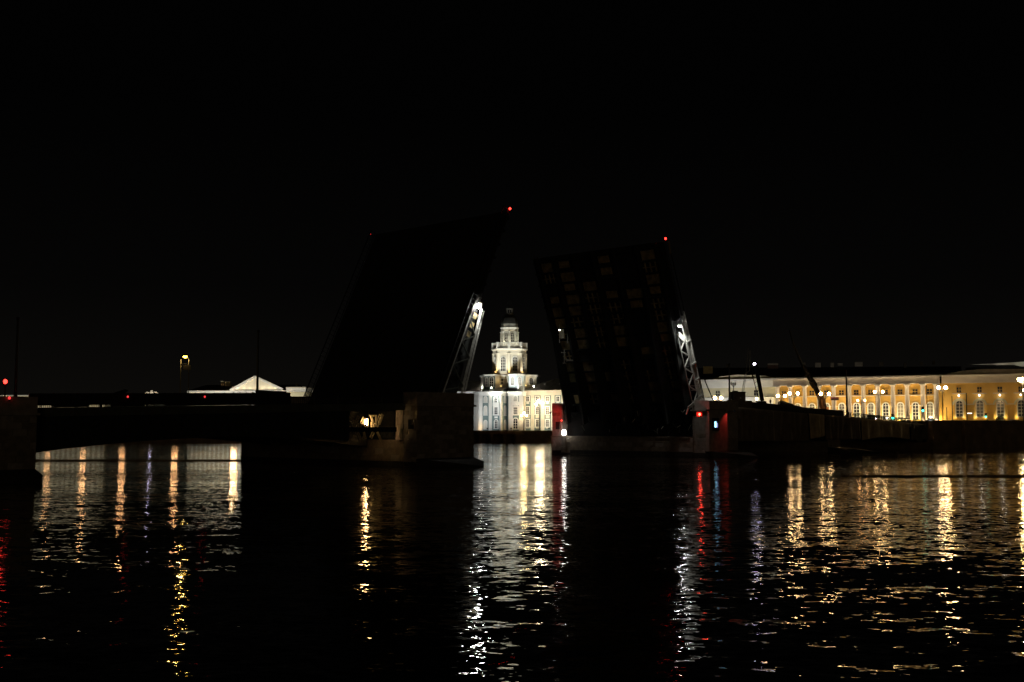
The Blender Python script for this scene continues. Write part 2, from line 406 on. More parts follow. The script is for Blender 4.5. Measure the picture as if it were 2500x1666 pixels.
# near block of the middle pier: joints, courses, window
P_front = lambda u, z: BW(u, 6.8+.07, z)
P_side = lambda u, z: BW(-5+.07, u, z)
stones(p2, P_front, -5, 5, 1.0, PT-1.75, .6, 1.25, 0)
win = (7.15, 8.5, 5.0-8/19.0-1.0, 5+1.1)
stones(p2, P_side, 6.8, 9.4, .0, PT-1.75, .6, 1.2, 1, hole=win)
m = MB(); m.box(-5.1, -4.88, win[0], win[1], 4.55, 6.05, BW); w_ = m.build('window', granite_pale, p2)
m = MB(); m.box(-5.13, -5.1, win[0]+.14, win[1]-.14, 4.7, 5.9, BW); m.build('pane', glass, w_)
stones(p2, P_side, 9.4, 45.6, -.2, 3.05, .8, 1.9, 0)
m = MB(); m.box(-4.9, -4.4, 9.6, 11.0, 3.3, 7.4, BW); m.build('inner_wall', granite_pale, p2)
m = MB(); m.box(-4.0, 4.0, 9.5, 38.6, 3.3, 3.5, BW); m.build('machine_floor', dark_steel, p2)
m = MB(); m.box(-3.8, -3.4, 12.5, 38.6, 3.5, 7.2, BW); m.build('machine_wall', dark_steel, p2)
m = MB(); m.box(-5, 1.6, 9.5, 38.6, 7.3, 8.0, BW); m.build('pier_deck', asphalt, p2)

p1 = pier(-55.7, 2.6, 7.8, 'narrow granite pier at the left edge of the picture carrying two red lamps', [(6.8, 9.4), (38.7, 41.3)], bascule=False)
stones(p1, lambda u, z: BW(u, 6.87, z), -58.3, -53.1, 1.0, 6.0, .6, 1.3, 0)
stones(p1, lambda u, z: BW(-53.1-.07, u, z), 6.8, 9.4, .8, 6.0, .6, 1.3, 0)

p3 = pier(64, 5, PT, 'granite bascule pier on the right with a red lit block beside the right raised leaf', [(6.8, 9.4), (38.2, 40.7)], rfar=38.2, depth=2.4, far_ext=.3)
P3f = lambda u, z: BW(u, 6.87, z); P3s = lambda u, z: BW(59.07, u, z)
stones(p3, P3s, 6.8, 9.4, .0, PT-1.75, .62, 1.4, 1)
stones(p3, P3s, 9.4, 38.2, .0, 3.0, .8, 2.1, 0)
stones(p3, P3s, 38.2, 40.7, .0, PT-1.75, .62, 1.4, 1)
m = MB(); m.box(59, 64.4, 6.1, 6.79, .9, PT-1.76, BW); m.build('front_bay', granite_pale, p3)
m = MB(); m.box(58.85, 64.6, 5.95, 6.79, PT-1.5, PT-.1, BW); m.build('bay_parapet', granite_pale, p3)
sW = s_of(1747, 6.1, 1037)
m = MB(); m.box(sW-1.0, sW+1.0, 6.0, 6.1, 4.3, 6.4, BW); w_ = m.build('window', dark_steel, p3)
m = MB(); m.box(sW-.45, sW+.02, 5.95, 6.0, z_of(1044, BW(sW, 6, 0)), z_of(1029.5, BW(sW, 6, 0)), BW); m.build('lit_pane', E_blue, w_)
m = MB(); m.box(sW+.04, sW+.42, 5.95, 6.0, z_of(1044, BW(sW, 6, 0)), z_of(1033, BW(sW, 6, 0)), BW); m.build('lit_pane', E_blue2, w_)
m = MB(); m.box(60.4, 64, 9.5, 38.1, 3.3, 7.6, BW); m.build('machine_wall', black_steel, p3)
m = MB(); m.box(62.4, 69, 9.5, 38.1, 7.6, 8.2, BW); m.build('pier_deck', asphalt, p3)
# far block: window and bollard lamp beside it
m = MB(); m.box(58.86, 58.99, 38.75, 39.7, 4.5, 5.9, BW); w_ = m.build('window', dark_steel, p3)
m = MB(); m.box(58.8, 58.86, 38.85, 39.2, 4.7, 5.6, BW); m.build('pane', glass, w_)
bl = BW(57.6, 37.2, 0); bl = at(1377, 1100, bl.y); 
bo = thing('bollard_lamp', Vector((bl.x, bl.y, .8)), 'short stone post with a bright white lamp on top beside the red pier block', 'lamp')
m = MB(); m.lathe(Vector((bl.x, bl.y, .3)), [(.55, 0), (.55, 1.0), (.42, 1.05), (.42, 3.0), (.34, 3.1)], 12); m.build('post', granite_pale, bo)
m = MB(); m.lathe(Vector((bl.x, bl.y, 3.42)), [(.3, 0), (.36, .15), (.36, .85), (.1, 1.05)], 12); m.build('lamp_glass', emit('bollard_glow', (1, .94, .84), 13), bo)
lamp('SPOT', (bl.x-.1, bl.y-.8, 4.3), 70, (1, .93, .82), aim=(bl.x+.1, bl.y+.1, 0), angle=50, rad=.2)
m = MB(); q = at(1389, 1082, bl.y+1); m.box(q.x-.7, q.x+.7, q.y-.6, q.y+.6, .2, q.z+.3); tag(m.build('mooring_block', granite_pale), 'pale low stone block beside the white bollard lamp', 'stone block')
m = MB(); m.lathe(Vector((q.x+.1, q.y, q.z+.3)), [(.3, 0), (.3, .4), (.42, .45), (.42, .62), (.1, .66)], 10); tag(m.build('mooring_bitt', silver), 'small pale mooring bitt on the low stone block', 'bollard')

p4 = pier(108, 2.6, deck(108)+.9, 'narrow granite pier between the two draped right spans', [(9.6, 11.4), (38.7, 41.3)], r_in=9.3, bascule=False)
ab = thing('bridge_abutment', BW(153.5, 24, 0), 'stone abutment where the bridge meets the right quay', 'abutment')
m = MB(); m.box(151.6, 156, 8.0, 40, -2, 6.3, BW); m.build('wall', quay_stone, ab)

# ------------------------------------------------------------------ Bridge: fixed spans
def span(sa, sb, label, bottom, open_from=None, ra=9.5, rb=38.6):
    mid = (sa+sb)/2; half = (sb-sa)/2
    sp_ = thing('bridge_span', BW(mid, 24, 6), label, 'bridge span', 'fixed spans of the bridge')
    def zb(s): return bottom-1.5*((s-mid)/half)**2
    N = 16
    for k, r in enumerate((ra, ra+7, (ra+rb)/2, rb-7, rb-.4)):
        m = MB(); end = open_from if (open_from and k == 0) else sb
        pts = [(sa+(end-sa)*i/N, zb(sa+(end-sa)*i/N)) for i in range(N+1)]
        lo = [BW(s, r, z) for s, z in pts]; hi = [BW(s, r, deck(s)-.5) for s, z in pts]
        off = TX*.4
        for i in range(N):
            m.prism([lo[i], lo[i+1], hi[i+1], hi[i]], off)
        m.build('arch_girder', dark_steel, sp_)
    m = MB()
    for i in range(8):
        s0 = sa+(sb-sa)*i/8; s1 = sa+(sb-sa)*(i+1)/8
        vs = [BW(s0, ra-.2, deck(s0)-.45), BW(s1, ra-.2, deck(s1)-.45), BW(s1, rb+.2, deck(s1)-.45), BW(s0, rb+.2, deck(s0)-.45)]
        m.prism(vs, (0, 0, .45))
    m.build('deck_slab', asphalt, sp_)
    for r0, r1, zt in ((ra-.35, ra+.02, .18), (rb-.02, rb+.35, .18)):
        for i in range(10):
            s0 = sa+(sb-sa)*i/10+.02; s1 = sa+(sb-sa)*(i+1)/10-.02
            m = MB(); m.prism([BW(s0, r0, deck(s0)-.7), BW(s1, r0, deck(s1)-.7), BW(s1, r1, deck(s1)-.7), BW(s0, r1, deck(s0)-.7)], (0, 0, .7+zt))
            m.build('fascia_panel', bridge_green, sp_)
    return sp_
sp1 = span(-53.1, -5, 'long dark arched span between the left pier and the middle pier', 3.85, open_from=-13.6)
span(-100, -58.3, 'dark arched span running out of the picture at the left edge', 3.4)
sp3 = span(69, 105.4, 'dark draped span just right of the red lit pier block', 3.6)
sp4 = span(110.6, 151.5, 'dark draped span reaching the right quay', 3.0)
# open lattice end of the left span, by the middle pier
lat = []
def lattice(p, q, w=.45, n=9, t_=.07):
    """two chords with a zigzag between them"""
    m = MB(); p = Vector(p); q = Vector(q); d = (q-p).normalized(); sd = d.cross(TX).normalized()*w/2
    m.bar(p+sd, q+sd, t_*1.4); m.bar(p-sd, q-sd, t_*1.4)
    for i in range(n):
        a = p+(q-p)*i/n; b_ = p+(q-p)*(i+1)/n; sg = 1 if i % 2 else -1
        m.bar(a+sd*sg, b_-sd*sg, t_)
    return m
YL = 141.5
def L3(px, py, r=9.9): 
    s = s_of(px, r, py); p = BW(s, r, 0); p.z = z_of(py, p); return p
mach = thing('counterweight_truss', L3(900, 1078), 'lit lattice steelwork under the root of the left raised leaf', 'steel truss')
for (x0, y0, x1, y1, w, n) in [(889, 1019, 868, 1062, .35, 10), (876, 1016, 860, 1056, .35, 10), (930, 1014, 918, 1042, .5, 8), (905, 1015, 915, 1042, .18, 6),
                               (852, 1018, 876, 1040, .2, 6), (918, 1014, 918, 1042, .12, 5), (934, 1012, 925, 1036, .3, 7), (921, 1055, 930, 1076, .2, 5), (912, 1055, 905, 1070, .35, 5), (888, 1055, 892, 1072, .25, 5), (874, 1058, 880, 1074, .3, 5)]:
    lattice(L3(x0, y0, 10.6), L3(x1, y1, 10.6), w, n).build('lattice_strut', mat('strut_paint', (.75, .62, .4), .6, var=.5, scale=6) if len(lat) == 0 else lat[0], mach)
    if not lat: lat.append(bpy.data.materials['strut_paint'])
m = MB(); m.bar(L3(845, 1049, 9.9), L3(965, 1049, 9.9), .5, .55); m.build('cross_girder', black_steel, mach)
m = MB(); m.bar(L3(903, 1015.5, 11), L3(918, 1015.5, 11), .3, .2); m.build('lit_beam', lat[0], mach)
m = MB(); m.bar(L3(907, 1031, 11), L3(907, 1044, 11), .2, .2); m.build('housing', lat[0], mach)
for i, x in enumerate((874, 880, 886)):
    m = MB(); m.bar(L3(x, 1066, 11.2), L3(x, 1074, 11.2), .18, .1); m.build('guard_bar', lat[0], mach)
lpz = L3(896, 1029, 11.3)
ml = thing('machinery_lamp', lpz-Vector((0, 0, .9)), 'bright warm work lamp among the steelwork of the middle pier', 'lamp')
m = MB(); m.tube(lpz-Vector((0, 0, .45)), lpz+Vector((0, 0, .33)), .085); m.build('lamp_tube', E_warm2, ml)
m = MB(); m.tube(lpz-Vector((.28, 0, .4)), lpz+Vector((-.28, 0, .3)), .05); m.build('lamp_tube', E_warm, ml)
m = MB(); m.box(lpz.x-.35, lpz.x+.2, lpz.y+.25, lpz.y+.3, lpz.z-.9, lpz.z-.6); m.build('bracket', dark_steel, ml)
for dx_, pw_ in ((-1.6, 70), (1.3, 75)):
    lamp('SPOT', lpz+Vector((.1, -1.9, .1)), pw_, (1, .66, .28), aim=lpz+Vector((dx_, 0, .1)), angle=78, rad=.12)
lamp('POINT', lpz+Vector((.1, -.7, 0)), 10, (1, .68, .3), rad=.12)

# ------------------------------------------------------------------ Bridge: the two raised leaves
def leaf(s0, z0, dr, phi, L, label, left):
    c, sn = math.cos(phi), math.sin(phi)
    def T(x, y, z): return BW(s0+dr*(x*c-z*sn), y, z0+x*sn+z*c)
    r0, r1 = 9.5, 38.8
    lf = thing('bascule_leaf', BW(s0, 24, z0), label, 'bridge leaf', 'raised leaves of the drawbridge')
    m = MB(); m.box(-2, L, r0+2.6, r1-2.6, -.25, 0, T); m.build('roadway', asphalt, lf)
    for a, b_ in ((r0+.15, r0+2.58), (r1-2.58, r1-.15)):
        m = MB(); m.box(-2, L-.1, a, b_, -.2, .16, T); m.build('sidewalk', asphalt, lf)
    for rr in (r0+.1, r1-.1):
        m = MB(); m.bar(T(0, rr, 1.25), T(L, rr, 1.25), .12, .12); m.bar(T(0, rr, .35), T(L, rr, .35), .08, .08)
        n = 40
        for i in range(n+1): m.bar(T(L*i/n, rr, .16), T(L*i/n, rr, 1.25), .05)
        m.build('railing', iron, lf)
    dep = lambda x: .9+2.3*max(0, 1-x/ (L*.85))**1.5
    ys = [r0+1.4, r0+5.6, r0+10.4, r0+15, r0+19.4, r0+24, r1-1.4]
    for y in ys:
        m = MB(); N = 12
        lo = [(-2+(L+2)*i/N) for i in range(N+1)]
        for i in range(N):
            m.prism([T(lo[i], y-.2, -.26), T(lo[i+1], y-.2, -.26), T(lo[i+1], y-.2, -dep(lo[i+1])), T(lo[i], y-.2, -dep(lo[i]))], TX*.4)
        m.build('main_girder', dark_steel, lf)
    nb = 13
    for j in range(nb+1):
        x = .8+(L-1.6)*j/nb
        m = MB(); m.box(x-.14, x+.14, r0+.4, r1-.4, -.8, -.27, T); m.build('cross_beam', dark_steel, lf)
    if not left:
        pm = None
        for i in range(6):
            for j in range(nb):
                x = .8+(L-1.6)*(j+.5)/nb; hx = (L-1.6)/nb/2-.2
                y0, y1 = ys[i]+.35, ys[i+1]-.35; yc = (y0+y1)/2; ww = (y1-y0)/2
                hsh = random.random()
                if hsh < .16: continue
                m = MB()
                if hsh < .62:      # full panel
                    m.box(x-hx, x+hx, yc-ww*.8, yc+ww*.8, -.52, -.46, T); mt = rust_dim if hsh < .47 else rust_panel
                elif hsh < .85:    # ladder of thin stringers
                    for q in (-.6, 0, .6): m.box(x-hx, x+hx, yc+ww*q-.12, yc+ww*q+.12, -.6, -.45, T)
                    m.box(x-.1, x+.1, yc-ww*.9, yc+ww*.9, -.66, -.61, T); mt = rust_dim
                else:
                    m.box(x-hx*.5, x+hx, yc-ww*.5, yc+ww*.7, -.55, -.46, T); mt = rust_panel
                m.build('soffit_panel', mt, lf)
    # side truss on the near edge, and its flood lamp
    rt = r0-.05
    if left:
        d2 = lambda x: 1.0+1.9*max(0, 1-x/14.3)
        m = MB(); m.bar(T(-1, rt, .5), T(14, rt, .5), .16, .16); m.build('truss_chord', silver, lf)
        for dd, wv in ((0, .34), (.5, .2)):
            m = MB()
            for i in range(8):
                xa = -1+15.3*i/8; xb = -1+15.3*(i+1)/8
                m.bar(T(xa, rt, -d2(xa)-dd), T(xb, rt, -d2(xb)-dd), .2, wv)
            m.build('truss_chord', silver, lf)
        xs = [13.2, 12.2, 10.4, 8.6, 7.2, 5.0, 3.2, 1.2, -.6]
        for i in range(len(xs)-1):
            za = .5 if i % 2 else -d2(xs[i]); zc = -d2(xs[i+1]) if i % 2 else .5
            m = MB(); m.bar(T(xs[i], rt, za), T(xs[i+1], rt, zc), .12, .16); m.build('truss_diagonal', bridge_green, lf)
        for x in (12.6, 11.2, 9.8): 
            m = MB(); m.box(x, x+.8, rt+.25, rt+.3, -.9, .2, T); m.build('web_plate', rust_panel, lf)
        xl = 14.4; zl = -.35
    else:
        m = MB(); m.bar(T(-1, rt, -2.6), T(13.6, rt, -2.35), .14, .14); m.build('truss_chord', silver, lf)
        m = MB(); m.bar(T(-1, rt, -.45), T(14.6, rt, -.3), .2, .45); m.build('truss_chord', silver, lf)
        m = MB(); m.bar(T(-1, rt-.05, .75), T(16.5, rt-.05, .75), .2, .22); m.build('edge_rail', silver, lf)
        for k in range(3):
            for (xa, xb) in ((-1, 4.6), (4.9, 7.4), (7.7, 11.3), (11.7, 16)):
                m = MB(); m.bar(T(xa, rt+.1, .0+k*.25), T(xb-.3*k*.3, rt+.1, .0+k*.25), .06, .13); m.build('fascia_slat', silver, lf)
        for x in (1.8, 4.75, 7.55, 11.5):
            m = MB(); m.bar(T(x, rt-.1, -.5), T(x, rt-.1, .85), .25, .2); m.build('bracket', silver, lf)
        xs = [12.2, 10.6, 9.1, 7.6, 6.0, 4.4, 2.8, 1.0]
        for i in range(len(xs)-1):
            za = -.45 if i % 2 == 0 else -2.45; zc = -2.5 if i % 2 == 0 else -.45
            m = MB(); m.bar(T(xs[i], rt, za), T(xs[i+1], rt, zc), .14, .2); m.build('truss_diagonal', silver, lf)
        m = MB(); m.bar(T(13.4, rt, -2.0), T(11.9, rt, -.7), .2, .8); m.build('gusset_plate', silver, lf)
        xl = 14.6; zl = -1.6
    m = MB(); p = T(xl, rt-.25, zl)
    fl = thing('floodlight', p, 'white floodlight high on the near edge of the %s raised leaf' % ('left' if left else 'right'), 'floodlight', 'floodlights on the raised leaves')
    m.box(p.x-.25, p.x+.25, p.y-.2, p.y+.2, p.z+(.12 if left else .12), p.z+.42); m.build('housing', silver, fl)
    m = MB()
    if left: m.ball(p-Vector((.15, .1, 0)), .33, 8)
    else: m.box(p.x-.22, p.x+.2, p.y-.18, p.y+.18, p.z-.02, p.z+.1)
    m.build('lamp_glass', E_flood, fl)
    q = T(xl-.3, rt-.9, zl-.1)
    lamp('SPOT', q, 700 if left else 1500, (1, .97, .9), aim=T(9 if left else 6, rt+.3, zl-.4 if left else -.2), angle=80, blend=.8, rad=.12)
    return lf, T
l1, T1 = leaf(2.0, 8.5, 1, R(64.7), 29.8, 'left raised drawbridge leaf with its roadway facing the viewer', True)
l2, T2 = leaf(62.0, 8.5, -1, R(69), 28.9, 'right raised drawbridge leaf showing its ribbed rusty underside', False)
# tail trusses and lit bits at the root of the right leaf
tl = thing('leaf_root_machinery', BW(60, 12, 3.5), 'dim steel linkage at the foot of the right raised leaf', 'machinery')
def R3(px, py, r=9.0, s0=58.2): 
    p = BW(s_of(px, r, py), r, 0); p.z = z_of(py, p); return p
for x0, y0, x1, y1, w in [(1712, 968, 1697, 979, .5), (1699, 981, 1680, 997, .5), (1680, 997, 1675, 1013, .25)]:
    m = MB(); m.bar(R3(x0, y0), R3(x1, y1), .12, w); m.build('link_arm', silver, tl)
for x0, x1, y in ((1680, 1691, 926), (1685, 1696, 942.5), (1688, 1701, 953)):
    m = MB(); m.bar(R3(x0, y), R3(x1, y), .08, .08); m.build('rung', silver, tl)
m = MB(); m.bar(R3(1719, 925, 8.6), R3(1744, 985, 8.6), .12, .12); m.build('stay', dark_steel, tl)
random.seed(11)
for k in range(26):
    r = random.uniform(10, 36); z = random.uniform(3.6, 7.4); a = BW(58.6, r, z); d = Vector((random.uniform(-.5, .5), random.uniform(-.3, .3), random.uniform(.2, .8)))
    m = MB(); m.bar(a, a+d*1.3, .08, .1); m.build('strut', silver if k % 3 == 0 else bridge_green, tl)
# pale plates shaped like the lit patches on the right leaf's far side
def lit_patch(px, py, w, h, pw):
    p = at(px, py, BW(56, 38.5, 0).y-3)
    m = MB(); m.box(p.x-w/2, p.x+w/2, p.y, p.y+.1, p.z-h/2, p.z+h/2); m.build('lit_patch_plate', silver, l2)
    m = MB(); m.box(p.x-w/2, p.x-w/2+.12, p.y-.2, p.y, p.z-h, p.z+h); m.build('lit_patch_plate', silver, l2)
fpp = T2(14.0, 38.95, -1.5)
for (px, py, w, h) in ((1371, 815, .9, 1.7), (1386, 822, .25, 1.2), (1376, 861, .9, .1), (1378, 870, .2, 1.2), (1391, 880, 1.2, .25), (1384, 878, .5, .12), (1378, 887, .6, .12)):
    lit_patch(px, py, w, h, 1)
q = at(1366, 806, BW(56, 38.5, 0).y-5); 
fl = thing('floodlight', q, 'small floodlight on the far edge of the right raised leaf', 'floodlight', 'floodlights on the raised leaves')
m = MB(); m.box(q.x-.2, q.x+.2, q.y-.15, q.y+.15, q.z, q.z+.35); m.build('housing', dark_steel, fl)
m = MB(); m.box(q.x-.12, q.x+.12, q.y-.12, q.y+.12, q.z-.05, q.z-.01); m.build('lamp_glass', E_cool, fl)
lamp('SPOT', q-Vector((0, .3, .2)), 60, (1, 1, .97), aim=q+Vector((1.2, 1.6, -5)), angle=75, rad=.1)

# ------------------------------------------------------------------ Bridge: hoardings, railings, tarpaulins
def railing(sa, sb, r, label, rings=False, step=3.2):
    rl = thing('bridge_railing', BW((sa+sb)/2, r, deck((sa+sb)/2)), label, 'railing', 'railings of the bridge')
    n = max(1, round((sb-sa)/step))
    for i in range(n+1):
        s = sa+(sb-sa)*i/n; m = MB(); m.bar(BW(s, r, deck(s)+.15), BW(s, r, deck(s)+1.15), .22, .22); m.build('post', iron, rl)
    for i in range(n):
        a = sa+(sb-sa)*i/n+.12; b_ = sa+(sb-sa)*(i+1)/n-.12; m = MB()
        m.bar(BW(a, r, deck(a)+1.05), BW(b_, r, deck(b_)+1.05), .12, .12); m.bar(BW(a, r, deck(a)+.25), BW(b_, r, deck(b_)+.25), .1, .1)
        if rings:
            for c_ in (.25, .75):
                s = a+(b_-a)*c_; ce = BW(s, r, deck(s)+.65)
                for k in range(10):
                    t0, t1 = 2*math.pi*k/10, 2*math.pi*(k+1)/10
                    m.bar(ce+AX*.33*math.cos(t0)+Vector((0, 0, .33*math.sin(t0))), ce+AX*.33*math.cos(t1)+Vector((0, 0, .33*math.sin(t1))), .09, .09)
                m.bar(ce-AX*.2, ce+AX*.2, .1, .3)
            s = (a+b_)/2; m.bar(BW(s, r, deck(s)+.25), BW(s, r, deck(s)+1.05), .08)
        else:
            for k in range(1, 12):
                s = a+(b_-a)*k/12; m.bar(BW(s, r, deck(s)+.25), BW(s, r, deck(s)+1.05), .06)
        m.build('rail_panel', iron, rl)
railing(-53, -5, 38.7, 'far railing of the span left of the middle pier')
railing(-22.4, -5.2, 9.3, 'near railing on the left span beside the middle pier')
railing(111, 151.5, 9.3, 'near railing with round ornaments on the right span nearest the quay', True)
railing(69.2, 151.5, 38.7, 'far railing on the spans right of the red lit pier', True)
hd = thing('hoarding', BW(-38, 9.2, deck(-38)), 'dark board hoarding along the left span with two small red lamps', 'hoarding')
s = -52.9; gaps = [(92, 108), (222, 248), (374, 392)]
while s < -22.7:
    s1 = min(s+1.2, -22.6); px = CX+FPX*BW((s+s1)/2, 9.1, 0).x/BW((s+s1)/2, 9.1, 0).y
    gap = any(a-12 < px < b_+12 for a, b_ in gaps)
    zb = .38 if gap else .19
    m = MB(); m.prism([BW(s+.01, 9.0, deck(s)+zb), BW(s1-.01, 9.0, deck(s1)+zb), BW(s1-.01, 9.0, deck(s1)+1.55), BW(s+.01, 9.0, deck(s)+1.55)], TX*.08)
    m.build('board', hoard, hd)
    m = MB(); m.bar(BW(s, 9.15, deck(s)+.19), BW(s, 9.15, deck(s)+1.6), .08); m.build('post', iron, hd)
    s = s1
m = MB(); sa_, sb_ = s_of(622, 9.0, 970), s_of(697, 9.0, 970)
m.prism([BW(sa_, 8.8, deck(sa_)+.5), BW(sb_, 8.8, deck(sb_)+.5), BW(sb_, 8.8, deck(sb_)+1.72), BW(sa_, 8.8, deck(sa_)+1.82)], TX*.1); m.build('site_panel', hoard, hd)
hd2 = thing('hoarding', BW(80, 9.2, deck(80)), 'dark brown site hoarding on the span right of the red lit pier', 'hoarding')
s = 69.1
while s < s_of(1830, 9.1, 980):
    m = MB(); zt = 9.62-(s-69)*.006; m.prism([BW(s+.01, 9.0, deck(s)+.1), BW(s+1.99, 9.0, deck(s+2)+.1), BW(s+1.99, 9.0, zt), BW(s+.01, 9.0, zt)], TX*.08); m.build('board', tarp_dark, hd2); s += 2
# low solid boards further right
while s < 110.8:
    m = MB(); zt = deck(s)+1.15+random.uniform(0, .08); m.prism([BW(s+.01, 9.0, deck(s)+.1), BW(s+1.99, 9.0, deck(s+2)+.1), BW(s+1.99, 9.0, zt-.06), BW(s+.01, 9.0, zt)], TX*.08); m.build('board', hoard, hd2); s += 2
def tarpaulin(sa, sb, zt, zb, label, mt, seed, amp=.22, sag=.5):
    nu, nv = 48, 14; vs = []; fs = []
    for j in range(nv+1):
        for i in range(nu+1):
            u = i/nu; v = j/nv; s = sa+(sb-sa)*u
            top = deck(s)+zt; bot = zb(u)
            z = top+(bot-top)*v
            w = noise.noise(Vector((s*.55+seed, v*.5, seed)))*amp*1.6+math.sin(s*1.5+seed+2*noise.noise(Vector((s*.3, v, seed))))*amp*.35
            vs.append(BW(s, 8.85-abs(w)*(.3+.9*v)-(.1 if j else 0), z))
    for j in range(nv):
        for i in range(nu):
            a = j*(nu+1)+i; fs.append((a, a+1, a+nu+2, a+nu+1))
    m = MB(); m.add(vs, fs); o = m.build('tarpaulin', mt, None, True); 
    o.modifiers.new('thickness', 'SOLIDIFY').thickness = .03
    tag(o, label, 'tarpaulin', 'tarpaulins over the right bridge spans'); return o
Zp = lambda px, py: z_of(py, BW(s_of(px, 8.8, py), 8.8, 0))
tarpaulin(69.3, 84, .05, lambda u: 2.4, 'brown tarpaulin hanging from the bridge directly right of the red lit block', tarp_dark, 1.3, .12)
tarpaulin(84.1, s_of(1972, 8.8), .05, lambda u: 2.3, 'brown tarpaulin hanging below the crane and the standing man', tarp_dark, 4.7, .15)
tarpaulin(s_of(1974, 8.8), s_of(2012, 8.8), .1, lambda u: 2.6+.6*u, 'tan tarpaulin below the twin lamps with stripy sign beside', tarp, 8.1, .25)
tarpaulin(s_of(2014, 8.8), s_of(2098, 8.8), .1, lambda u: 2.5-.1*u, 'dark brown tarpaulin around the narrow right pier', tarp_dark, 2.2, .2)
tarpaulin(s_of(2102, 8.8), s_of(2218, 8.8), .1, lambda u: 2.2+.55*math.sin(math.pi*u), 'wide tan tarpaulin with scalloped hem under the round ornament railing', tarp, 5.5, .2)
tarpaulin(s_of(2221, 8.8), s_of(2258, 8.8), .1, lambda u: 1.9+.3*math.sin(9*u), 'bunched dark cloth hanging next to the abutment', mat('olive_tarpaulin', (.15, .13, .08), .9, var=.4), 6.9, .55)

# ------------------------------------------------------------------ Bridge: masts, lamps and signals
def mast(px, top_py, r, label, rad=.16, base=None):
    s = s_of(px, r, 960); p = BW(s, r, 0); zt = z_of(top_py, p); zb = deck(s)+.1 if base is None else base
    o = thing('tram_mast', Vector((p.x, p.y, zb)), label, 'mast', 'dark masts along the bridge')
    m = MB(); m.tube(Vector((p.x, p.y, zb)), Vector((p.x, p.y, zt)), rad, rad*.6, 10); m.build('shaft', iron, o)
    m = MB(); m.lathe(Vector((p.x, p.y, zb)), [(rad*2, 0), (rad*2, .5), (rad*1.4, .7), (rad*1.1, 1.6)], 10); m.build('base', iron, o)
    m = MB(); m.ball(Vector((p.x, p.y, zt+rad*.8)), rad*1.1, 8); m.build('finial', iron, o)
    return o
mast(38, 782, 10.2, 'tall dark mast rising from the pier at the left edge')
mast(628, 812, 10.2, 'tall dark mast in front of the lit triangular pediment')
mast(2067, 905, 10.2, 'tall dark tapering mast in front of the yellow colonnade', .19)
m1781 = mast(1781, 893, 10.2, 'thick dark mast with two unlit lanterns beside the left twin lamps', .2)
def red_lamp(px, py, r, label, rad=.16, mt=None, power=0, arm=True, Y=None, mount=None):
    if Y: p = at(px, py, Y)
    else:
        p = BW(s_of(px, r, py), r, 0); p.z = z_of(py, p)
    o = thing('signal_lamp', p-Vector((0, 0, rad+.1)), label, 'signal lamp', 'red signal lamps')
    m = MB(); m.ball(p, rad, 8, 1.15); m.build('lens', mt or (E_red if power > 10 else E_red_mid), o)
    m = MB(); m.lathe(p-Vector((0, 0, rad+.22)), [(rad*.9, 0), (rad*.9, .16), (rad*.5, .2)], 8)
    if mount is not None: m.tube(p-Vector((0, 0, rad+.2)), Vector(mount), .05)
    m.build('holder', iron, o)
    if power: lamp('POINT', p+Vector((-.1, -rad-.12, .0)), power, (1, .06, .03), rad=.1)
    return o
s_ = s_of(13, 8.0, 932); red_lamp(13, 932, 8.0, 'large red signal lamp above the pier at the left edge', .19, power=5, mount=BW(s_, 8.0, 7.8))
red_lamp(23, 972, 6.6, 'small red signal lamp on the face of the left edge pier', .13, E_red_low, mount=None)
red_lamp(312, 969, 8.9, 'red lamp on the hoarding left of the lit baroque gable', .10, E_red_low)
red_lamp(500, 969, 8.9, 'red lamp on the hoarding below the long lit cornice', .10, E_red_low)
pt = T1(29.8, 9.7, .6); red_lamp(1245, 510, 9.6, 'red lamp on the near top corner of the left raised leaf', .16, Y=pt.y, mount=T1(29.6, 9.6, 0))
red_lamp(905, 572, 38.6, 'faint red lamp on the far top corner of the left raised leaf', .05, E_red_dim, Y=T1(29.8, 38.6, .5).y, mount=T1(29.6, 38.6, 0))
pt = T2(28.9, 9.7, .6); red_lamp(1625, 583, 9.6, 'red lamp on the top corner of the right raised leaf', .17, Y=pt.y, mount=T2(28.7, 9.7, 0))
m = MB(); pp = at(1632, 603, pt.y+.1); m.bar(pp+Vector((0, 0, .9)), pp-Vector((-.3, 0, 1.2)), .5, .3); m.build('corner_plate', mat('corner_plate_paint', (.25, .2, .13), .8), l2)
m = MB(); 
r5 = red_lamp(1708, 1012, 6.7, 'boxed red navigation lamp on the corner of the right pier block', .2, power=45)
pr = BW(s_of(1708, 6.7, 1012), 6.7, 0); pr.z = z_of(1012, pr)
m = MB(); m.box(pr.x-.5, pr.x+.5, pr.y+.2, pr.y+.3, pr.z-.42, pr.z+.42); m.build('backboard', sign_red, r5)
fy = BW(59, 39.5, 0).y
red_lamp(1371, 1027, 38, 'small red lamp on the far block of the right pier', .12, Y=fy-1.2)
